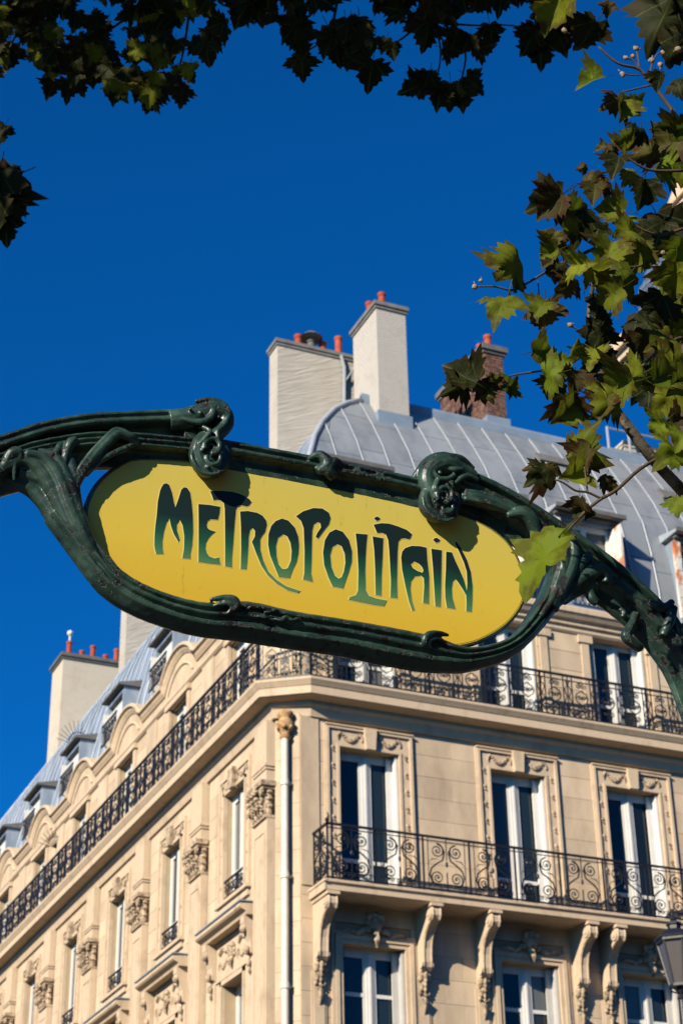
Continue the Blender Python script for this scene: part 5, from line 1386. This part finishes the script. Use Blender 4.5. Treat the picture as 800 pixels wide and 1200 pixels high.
def put_leaf(parent, px, py, Y, size_px, ang, kind, tilt=0.0, yaw=0.0, var=None, rs=random):
    """leaf centred where the photo has it; ang = heading of the tip (0 up, 90 right)"""
    P = at(px, py, Y); depth = (P-Vector(CAM)).dot(FWD); s = size_px*depth/FOC
    a = R_(ang); tip = RIGHT*math.sin(a)-DOWN*math.cos(a); nor = -FWD; side = tip.cross(nor)
    q = Matrix.Rotation(R_(tilt), 3, side) @ Matrix.Rotation(R_(yaw), 3, tip)
    tip, nor = q @ tip, q @ nor; side = tip.cross(nor)
    lst = LM[kind]; me = lst[var if var is not None else rs.randrange(len(lst))]
    o = link('leaf', me, parent)
    mt = Matrix(((side.x, tip.x, nor.x, 0), (side.y, tip.y, nor.y, 0), (side.z, tip.z, nor.z, 0), (0, 0, 0, 1)))
    sc = s/1.15
    mt = Matrix.Translation(P-tip*sc*.45) @ mt @ Matrix.Diagonal((sc, sc, sc, 1))
    o.matrix_basis = parent.matrix_world.inverted() @ mt
    return o
TR = empty('plane_tree', 'plane tree reaching in from the right with large green and browning leaves', 'tree', (-3.6, -21.2, .12), 'plane trees on the pavement')
bpy.context.view_layer.update()
def branch(parent, name, pts, m_='twig', n=7):
    """pts [(px,py,Y,r_px)]"""
    t = MB(); P = [(at(x, y, Y), r*((at(x, y, Y)-Vector(CAM)).dot(FWD))/FOC) for x, y, Y, r in pts]
    c = crv([(*p, r) for p, r in P], 4); t.tube([Vector(q[:3]) for q in c], [q[3] for q in c], n)
    o = t.build(name, M[m_], None, smooth=True); o.parent = parent; o.matrix_parent_inverse = parent.matrix_world.inverted(); return o
t = MB(); t.tube([(-3.6, -21.2, 0), (-3.6, -21.2, .3), (-3.7, -21.2, 2), (-3.9, -21.1, 4.2), (-4.0, -21.2, 6.5), (-3.8, -21.3, 9), (-4.2, -21.6, 11.5)], [.32, .26, .22, .19, .16, .11, .05], 12)
t.tube([(-3.95, -21.1, 4.4), (-4.8, -21.4, 5.0), tuple(at(830, 612, -21.6))], [.10, .06, .035], 10)
t.tube([(-4.0, -21.2, 6.3), (-5.0, -21.5, 6.9), tuple(at(840, 330, -21.6))], [.10, .05, .03], 10)
t.tube([(-3.9, -21.2, 8), (-5.2, -21.4, 8.9), tuple(at(850, 160, -21.4))], [.09, .05, .025], 10)
tk = t.build('trunk', M['bark'], None, smooth=True); tk.parent = TR; tk.matrix_parent_inverse = TR.matrix_world.inverted()
Y0 = -21.8
branch(TR, 'branch', [(832,612,-21.6,8),(800,576,-21.7,7.5),(765,538,-21.8,7),(738,503,-21.8,6.5),(716,472,-21.8,5.5),(704,440,-21.8,4.5),(694,400,-21.7,3.5),(690,360,-21.6,2.8),(700,310,-21.5,2),(712,270,-21.5,1.5)], 'bark')
branch(TR, 'twig', [(812,512,-22.2,2.6),(780,532,-22.25,2.4),(750,549,-22.3,2.2),(722,574,-22.35,2.2),(703,585,-22.35,2.1),(687,598,-22.35,2.1),(668,618,-22.38,1.8),(655,636,-22.4,1.5),(645,648,-22.4,1.2)])
branch(TR, 'twig', [(703,584,-22.35,1.6),(688,577,-22.35,1.5),(674,575,-22.35,1.4),(660,566,-22.35,1.2),(650,562,-22.35,1)])
branch(TR, 'twig', [(688,577,-22.35,1.2),(686,560,-22.35,1.1),(684,545,-22.35,.9)])
branch(TR, 'twig', [(721,574,-22.35,1.5),(722,580,-22.35,1.2)])
branch(TR, 'twig', [(850,160,-21.4,3.2),(815,160,-21.5,2.6),(797,143,-21.5,2.4),(783,124,-21.5,2.3),(761,96,-21.5,2.0),(748,81,-21.5,1.8),(723,74,-21.5,1.5),(701,55,-21.5,1.1)])
branch(TR, 'twig', [(748,81,-21.5,1.1),(747,68,-21.5,.9),(745,58,-21.5,.7)]); branch(TR, 'twig', [(748,80,-21.5,1.0),(741,71,-21.5,.9),(734,68,-21.5,.7)])
branch(TR, 'twig', [(761,90,-21.5,1.1),(763,76,-21.5,.9),(770,63,-21.5,.8),(779,62,-21.5,.7)]); branch(TR, 'twig', [(748,88,-21.5,.9),(738,88,-21.5,.8),(731,87,-21.5,.7)])
branch(TR, 'twig', [(761,100,-21.5,1.2),(745,104,-21.5,1),(728,108,-21.5,.8)])
branch(TR, 'twig', [(840,330,-21.6,3.4),(790,300,-21.7,3),(740,292,-21.8,2.6),(705,289,-21.8,2.3),(675,301,-21.8,2),(647,314,-21.8,1.7),(617,332,-21.8,1.4),(600,340,-21.8,1.3),(580,336,-21.8,1.1),(558,336,-21.8,.9)])
branch(TR, 'twig', [(694,410,-21.7,2.2),(680,418,-21.7,1.8),(660,430,-21.7,1.5),(625,436,-21.7,1.2),(600,440,-21.7,1),(575,448,-21.7,.8),(550,448,-21.7,.7)])
branch(TR, 'twig', [(700,380,-21.7,1.5),(690,392,-21.7,1.3),(680,388,-21.7,1),(668,382,-21.7,.8)])
branch(TR, 'twig', [(840,400,-21.9,2.4),(800,395,-21.9,2),(770,412,-22.0,1.7),(740,440,-22.0,1.3),(712,455,-22.0,1)])
branch(TR, 'twig', [(800,268,-21.6,2),(770,275,-21.6,1.7),(740,262,-21.6,1.4),(715,240,-21.6,1),(690,215,-21.6,.8)])
branch(TR, 'twig', [(800,200,-21.6,2),(765,200,-21.6,1.7),(745,192,-21.6,1.4),(728,178,-21.6,1),(716,165,-21.6,.8)])
branch(TR, 'twig', [(810,290,-21.7,1.8),(780,293,-21.8,1.5),(758,298,-21.8,1.2)]); branch(TR, 'twig', [(765,305,-21.8,1.5),(748,312,-21.8,1.3),(732,313,-21.8,1)])
branch(TR, 'twig', [(630,330,-21.8,.9),(631,345,-21.8,.8),(633,355,-21.8,.7)]); branch(TR, 'twig', [(596,340,-21.8,.8),(598,350,-21.8,.7)])
# the leaves the photo shows, one by one: px, py, size, heading of the tip, kind, tilt, turn, Y
RL = [ 
 (650,8,78,200,'leaf',20,20,-21.4),(688,42,62,215,'leafdark',30,-20,-21.4),(680,24,34,140,'curl',20,10,-21.4),(712,10,20,200,'curl',10,20,-21.5),(775,22,95,205,'leafdark',10,10,-21.2),(800,10,90,170,'leafdark',15,-20,-21.2),(788,58,60,200,'leafdark',30,20,-21.2),
 (692,96,44,250,'edge',10,40,-21.5),(722,118,50,250,'leafbrown',35,20,-21.5),(728,128,46,190,'leaf',30,-30,-21.5),(740,122,28,60,'leafpale',40,20,-21.5),
 (795,102,36,170,'leafdark',20,20,-21.6),(772,94,26,190,'leafdark',20,40,-21.6),
 (735,165,42,30,'leaf',20,40,-21.6),(748,158,40,200,'leafdark',30,-30,-21.6),(780,172,62,230,'leafbrown',20,20,-21.4),(762,178,48,250,'curl',20,-10,-21.5),(795,185,60,250,'leaf',35,10,-21.3),(775,198,58,260,'leafpale',60,10,-21.4),(716,176,18,230,'curl',0,0,-21.6),(704,172,16,260,'curl',0,30,-21.6),
 (722,195,44,200,'leafdark',20,30,-21.7),(738,205,40,220,'leaf',40,10,-21.7),(752,225,50,190,'leafdark',20,-20,-21.7),
 (647,240,56,225,'leafbrown',15,15,-22.0),(640,236,52,245,'leafdark',15,-5,-21.98),(690,213,26,150,'curl',10,30,-21.8),(696,226,38,190,'leafbrown',20,20,-21.8),(702,214,26,250,'curl',10,20,-21.8),(682,196,14,260,'curl',0,0,-21.8),
 (672,246,52,70,'leaf',25,20,-21.9),(680,262,60,190,'leafdark',20,-10,-21.9),(667,266,42,260,'leaf',35,-20,-22.0),(717,247,50,280,'leaf',25,10,-21.8),(728,258,46,200,'leafpale',50,10,-21.8),(735,270,60,250,'leaf',50,20,-21.9),(752,262,60,200,'leafdark',20,20,-21.6),(775,250,70,210,'leafdark',10,-20,-21.4),(770,280,72,200,'leafdark',15,15,-21.5),(795,262,60,190,'leaf',30,-10,-21.4),
 (795,295,56,190,'leafpale',30,10,-21.9),(790,325,60,180,'leaf',25,20,-21.9),(700,270,30,200,'leafdark',30,20,-21.9),(655,288,42,260,'leafbrown',30,20,-22.0),(648,280,34,200,'curl',10,10,-22.0),(650,320,44,200,'leafdark',35,20,-22.0),(645,296,48,255,'leaf',55,10,-22.0),
 (680,310,48,90,'leafpale',45,0,-22.1),(697,318,48,120,'leafpale',45,20,-22.1),(665,335,44,215,'leafbrown',25,-20,-22.0),(712,300,62,200,'leafdark',20,10,-22.0),(728,330,66,225,'leaf',30,-15,-22.1),(715,345,60,240,'leaf',45,10,-22.1),(705,325,50,250,'leaf',40,20,-22.1),(745,300,60,190,'leafdark',20,10,-21.8),(762,330,60,180,'leafdark',30,-20,-21.9),
 (603,306,66,10,'leaf',25,40,-21.9),(588,356,50,215,'leaf',45,30,-21.9),(637,368,46,185,'leafbrown',20,20,-21.9),(632,362,36,220,'leaf',30,30,-21.92),
 (634,410,44,75,'leaf',45,10,-21.9),(672,408,32,20,'leafpale',35,40,-21.9),(655,426,40,70,'leafpale',50,0,-21.9),(640,440,48,260,'leafpale',50,10,-21.95),(648,452,44,200,'leafdark',30,10,-21.9),(672,446,48,190,'leafbrown',25,-20,-21.9),(598,452,26,40,'leaf',35,30,-21.8),(596,450,30,250,'leaf',60,0,-21.8),
 (542,440,50,300,'leafdark',20,20,-21.8),(536,452,40,240,'leafdark',30,0,-21.8),(562,455,28,180,'curl',10,20,-21.8),(577,448,24,190,'curl',10,-20,-21.8),(570,460,26,150,'leafbrown',30,0,-21.8),
 (663,482,58,230,'leaf',25,-15,-22.1),(668,478,62,160,'leafbrown',25,20,-22.08),
 (700,400,52,190,'leafdark',20,10,-21.9),(693,418,48,200,'leaf',40,30,-21.9),(708,430,56,160,'leafdark',20,-20,-21.8),(722,405,60,200,'leafdark',15,10,-21.7),(735,425,70,190,'leafdark',20,10,-21.6),(705,380,40,30,'leafdark',20,10,-21.7),(700,360,40,190,'leafdark',30,20,-21.7),
 (728,452,80,255,'leaf',60,10,-22.1),(712,470,66,220,'leaf',40,-15,-22.15),(705,478,50,200,'leafbrown',30,20,-22.13),(740,442,60,250,'leafpale',60,-10,-22.1),(700,458,40,200,'leafdark',25,0,-21.8),(755,445,70,200,'leafdark',20,20,-21.8),
 (768,365,66,200,'leafdark',10,10,-21.5),(758,380,60,150,'leafdark',20,-10,-21.5),(790,370,54,110,'leaf',30,20,-21.5),(780,400,60,250,'leaf',60,10,-21.9),(750,400,50,200,'leafbrown',30,0,-21.8),(790,405,70,240,'leafpale',60,10,-22.0),
 (785,430,70,230,'leaf',50,-10,-22.0),(770,445,66,250,'leaf',45,15,-22.1),(795,455,60,240,'leafpale',45,10,-22.1),(765,420,56,200,'leafdark',30,10,-21.7),(782,470,60,220,'leaf',35,10,-22.0),(798,440,60,200,'leafdark',20,10,-21.8),
 (790,492,46,240,'leafbrown',45,10,-22.1),(771,500,48,225,'leafpale',50,20,-22.2),(760,465,50,190,'leafdark',30,10,-21.9),
 (680,522,76,20,'leaf',20,-45,-22.3),(672,556,58,255,'leaf',45,10,-22.32),(684,540,60,200,'leafbrown',30,50,-22.28),(637,548,44,300,'curl',10,20,-22.3),(632,556,34,230,'leafdark',20,0,-22.3),
 (680,594,38,170,'leafbrown',25,40,-22.35),(684,600,34,100,'leafdark',30,0,-22.34),(634,657,92,216,'leafpale',8,66,-22.45),(657,628,34,190,'leafpale',40,10,-22.43),(648,640,30,30,'leaf',50,0,-22.43),
 (788,530,64,235,'leafpale',55,10,-22.6),(797,515,50,210,'leafpale',45,10,-22.6),(708,564,22,200,'curl',10,20,-22.3),(716,572,14,170,'leafbrown',20,0,-22.3),(792,592,28,185,'leafpale',30,30,-22.0)]
for px, py, s, an, kd, ti, ya, Y in RL:
    if s > 30 and px > 640: s *= .80
    if kd == 'leafdark' and s > 36 and 700 < px < 800 and 165 < py < 470 and not (755 < px < 780 and 355 < py < 385):
        if random.random() < .34: continue
        if random.random() < .35: kd = 'leaf'
    if (755 < px < 782 and 205 < py < 262) or (700 < px < 745 and 384 < py < 428): continue
    if kd == 'leaf' and random.random() < .22: kd = 'leafpale'
    put_leaf(TR, px, py, Y, s, an, kd, ti*random.choice((-1, 1)), ya, var=(0 if (px, py) == (634, 657) else None), rs=random)
rs = random.Random(9)
for i in range(9):    # inner leaves behind, in the thick of the crown
    px = rs.uniform(735, 830); py = rs.uniform(150, 470)
    if px < 735+abs(py-330)*.16 and py < 330: continue
    if 748 < px < 800 and 205 < py < 262: continue
    put_leaf(TR, px, py, rs.uniform(-21.5, -20.9), rs.uniform(42, 60), rs.uniform(150, 260), rs.choice(['leaf', 'leaf', 'leafdark']), rs.uniform(-40, 40), rs.uniform(-40, 40), rs=rs)
bud = MB(); bud.ball((0, 0, 0), 1, 8, 6, (1, .8, 1.15)); bud.ball((.6, 0, .5), .55, 6, 4); bud.tube([(0, 0, -1), (.2, 0, -2.2)], .18, 4)
M['bud'] = mat('pale_seed_bud', (.25, .18, .12), .9, .1, var=.35, vscale=90, bump=.4, bscale=200)
bm_e = mesh_of(bud, 'seed_bud', M['bud'], smooth=True)
for px, py, r, Y in [(745,57,4,-21.5),(733,68,3.5,-21.5),(763,71,4.5,-21.5),(773,76,4,-21.5),(776,62,3.5,-21.5),(729,87,4,-21.5),(741,66,3,-21.5),(794,58,5,-21.5),(699,32,4,-21.4),(674,20,6,-21.4),(661,36,4,-21.4),(556,336,4,-21.8),(563,329,3,-21.8),(668,381,4,-21.7),(688,332,4,-22),(700,334,4,-22),(776,296,4,-21.9),(641,279,4,-22)]:
    P = at(px, py, Y); o = link('seed_bud', bm_e, TR); s = .85*r*(P-Vector(CAM)).dot(FWD)/FOC
    o.matrix_basis = TR.matrix_world.inverted() @ Matrix.Translation(P) @ Matrix.Rotation(rs.uniform(0, 6), 4, 'Y') @ Matrix.Diagonal((s, s, s, 1))

# overhead tree: hanging foliage along the top, shaded by its crown and darkened in its leaf colour
TL = empty('plane_tree', 'plane tree overhanging the top of the view with dark shaded foliage', 'tree', (-14.5, -18.5, .12), 'plane trees on the pavement')
bpy.context.view_layer.update()
edge = [(-30,100),(8,88),(14,40),(22,26),(35,62),(50,88),(58,112),(90,118),(118,122),(140,124),(150,112),(170,134),(200,124),(218,124),(226,94),(234,62),(246,72),(258,34),(268,18),(290,38),(300,16),(312,48),(326,20),(338,58),(354,92),(368,52),(382,66),(395,78),(404,70),(418,98),(434,106),(448,64),(460,60),(472,102),(486,108),(500,112),(516,126),(532,126),(552,118),(566,72),(578,66),(592,48),(606,54),(622,62),(636,76),(652,66),(662,30),(680,-10),(760,-30)]
ex, ey = [e[0] for e in edge], [e[1] for e in edge]
rs = random.Random(21); cnt = 0
holes_ = [(108,6,9),(140,46,8),(232,30,8),(262,12,8),(470,35,12),(505,55,12),(520,95,6),(545,75,8),(590,24,10),(560,35,9),(612,12,9),(445,30,9),(478,70,8),(330,12,6),(375,25,8),(405,12,8)]
tries = 0
while cnt < 262 and tries < 9000:
    tries += 1
    px = rs.uniform(-25, 665); e = np.interp(px, ex, ey); left = px < 240
    py = rs.uniform(-25, e)
    s = rs.uniform(22, 32) if left else rs.uniform(25, 38)
    if py+s*.5 > e+3: 
        if rs.random() < .8: continue
    if not left and py > 60 and px < 430 and not (330 < px < 445): continue
    if any((px-a)**2+(py-b)**2 < (c+s*.36)**2 for a, b, c in holes_): continue
    if not left and rs.random() < .25: continue
    Y = rs.uniform(-18.6, -16.8) if left else rs.uniform(-20.0, -18.9)
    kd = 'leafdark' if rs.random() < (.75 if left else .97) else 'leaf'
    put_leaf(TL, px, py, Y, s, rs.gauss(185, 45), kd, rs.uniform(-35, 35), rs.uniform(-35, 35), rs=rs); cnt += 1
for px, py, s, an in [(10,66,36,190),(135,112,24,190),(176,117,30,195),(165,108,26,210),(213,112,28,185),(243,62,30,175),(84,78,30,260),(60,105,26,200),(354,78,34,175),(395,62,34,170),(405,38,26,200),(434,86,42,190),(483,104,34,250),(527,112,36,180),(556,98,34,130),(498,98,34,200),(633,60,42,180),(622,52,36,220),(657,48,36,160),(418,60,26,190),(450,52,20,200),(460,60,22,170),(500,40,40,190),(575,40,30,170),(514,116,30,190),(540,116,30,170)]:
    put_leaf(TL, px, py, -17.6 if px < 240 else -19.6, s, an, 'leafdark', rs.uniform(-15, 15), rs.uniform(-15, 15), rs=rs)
for px, py, s, an in [(175,112,30,190),(110,62,26,200),(160,60,26,220),(60,66,28,200),(210,20,22,180),(228,14,20,190)]:
    put_leaf(TL, px, py, -18.4, s, an, 'leaf', rs.uniform(-15, 15), rs.uniform(-15, 15), rs=rs)
for px, py, s, an, kd, ti in [(2,156,30,200,'leafdark',20),(5,212,58,240,'leafdark',20),(2,240,66,170,'leafdark',15),(8,268,40,180,'leafdark',20),(4,228,50,110,'leafdark',40),(-8,255,60,190,'leafdark',10),(-6,225,70,190,'leafdark',10)]:
    put_leaf(TL, px, py, -18.0, s, an, kd, ti, 10, rs=rs)
branch(TL, 'twig', [(-70,100,-17.8,3),(-30,165,-17.9,2.5),(-8,195,-18,1.5),(2,225,-18,1)])
for pts in [[(470,-60,-19.4,5),(500,0,-19.4,3),(508,20,-19.4,2.4),(528,28,-19.4,1.8),(545,60,-19.4,1.4),(540,95,-19.4,1)], [(505,15,-19.4,1.8),(480,38,-19.4,1.4),(462,50,-19.4,1.1),(430,60,-19.4,.9)],
            [(528,28,-19.4,1.5),(560,30,-19.4,1.2),(600,30,-19.4,1),(640,40,-19.4,.8)], [(508,20,-19.4,1.4),(516,60,-19.4,1.2),(512,90,-19.4,.9)], [(400,-50,-19.3,3),(395,0,-19.3,2),(385,40,-19.3,1.4),(360,60,-19.3,.9)],
            [(130,-60,-17.8,5),(150,0,-17.8,3),(155,40,-17.8,2),(180,80,-17.8,1.4),(178,105,-17.8,.9)], [(150,20,-17.8,1.8),(110,50,-17.8,1.4),(90,80,-17.8,1)], [(60,-50,-17.8,3),(40,10,-17.8,2),(20,40,-17.8,1.3),(10,60,-17.8,.9)], [(240,-40,-17.8,3),(225,0,-17.8,2),(215,60,-17.8,1.4),(205,95,-17.8,1)]]:
    branch(TL, 'twig', pts)
t = MB()
t.tube([(-14.5, -18.5, .12), (-14.5, -18.5, 2.5), (-14.3, -18.4, 5), (-13.9, -18.5, 8), (-13.2, -18.8, 11), (-12.8, -19, 15)], [.42, .34, .30, .26, .18, .06], 14)
e1 = at(130, -60, -17.8); e2 = at(470, -60, -19.4); e3 = at(400, -50, -19.3)
t.tube([(-13.9, -18.5, 8), (-12.4, -18.2, 10.5), (-10.5, -17.9, 11.6), tuple(e1)], [.17, .12, .08, .04], 10)
t.tube([(-13.6, -18.6, 9.5), (-11.5, -19.4, 11.4), (-9.0, -19.5, 11.2), tuple(e2)], [.15, .11, .07, .03], 10)
t.tube([(-9.8, -19.5, 11.3), (-8.9, -19.4, 10.6), tuple(e3)], [.06, .04, .02], 8)
t.tube([(-13.3, -18.8, 10.5), (-12.2, -20.6, 12.5), (-10.2, -21.6, 13.2), (-8.6, -22.2, 13)], [.12, .09, .06, .03], 8)
tk = t.build('trunk', M['bark'], None, smooth=True); tk.parent = TL; tk.matrix_parent_inverse = TL.matrix_world.inverted()
# rest of both crowns, above and beside the view: too many to count
def crown(parent, centres, n, seed, size=(.13, .2)):
    rs = random.Random(seed); vs, fs = [], []
    k = 0
    while k < n:
        c, r = centres[rs.randrange(len(centres))]
        d = Vector((rs.gauss(0, 1), rs.gauss(0, 1), rs.gauss(0, 1))).normalized()*(rs.random()**.4)
        P = Vector((c[0]+d.x*r[0], c[1]+d.y*r[1], c[2]+d.z*r[2]))
        x, y = proj(P)
        if -60 < x < 860 and y > -45 and y < 1300: k += .02; continue
        s = rs.uniform(*size); a = Vector((rs.gauss(0, 1), rs.gauss(0, 1), rs.gauss(0, .6))).normalized(); b = a.cross(Vector((rs.gauss(0, 1), rs.gauss(0, 1), rs.gauss(0, 1)))).normalized(); nn = a.cross(b)
        o = len(vs); vs += [P, P+a*s*.35+b*s*.5+nn*s*.1, P+a*s, P+a*s*.35-b*s*.5+nn*s*.1, P+a*s*.7+b*s*.25, P+a*s*.7-b*s*.25]
        fs += [(o, o+1, o+4, o+2), (o, o+2, o+5, o+3)]; k += 1
    m_ = MB(); m_.v = [tuple(v) for v in vs]; m_.f = fs
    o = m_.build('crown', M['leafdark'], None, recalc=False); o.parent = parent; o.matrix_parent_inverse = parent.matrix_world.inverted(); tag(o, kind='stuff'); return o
crown(TL, [((-12.2, -19.5, 13), (3.0, 2.6, 2.2)), ((-9.5, -19.5, 12.3), (3.0, 2.4, 1.4)), ((-7.5, -20.5, 11.8), (2.4, 2.0, 1.4)), ((-14.5, -18.5, 11), (2.4, 2.4, 2.6)), ((-10.5, -22, 12.2), (2.6, 1.8, 1.5)), ((-12.3, -21.6, 10.8), (1.6, 1.6, 1.0))], 12000, 5)
crown(TR, [((-4.2, -21.4, 10.5), (2.2, 2.2, 2.4)), ((-4.3, -21.2, 8), (1.8, 2.0, 1.6)), ((-5.6, -21.8, 11), (2, 2, 1.2)), ((-3.6, -21.2, 6.5), (1.6, 1.7, 1.2))], 3500, 6)
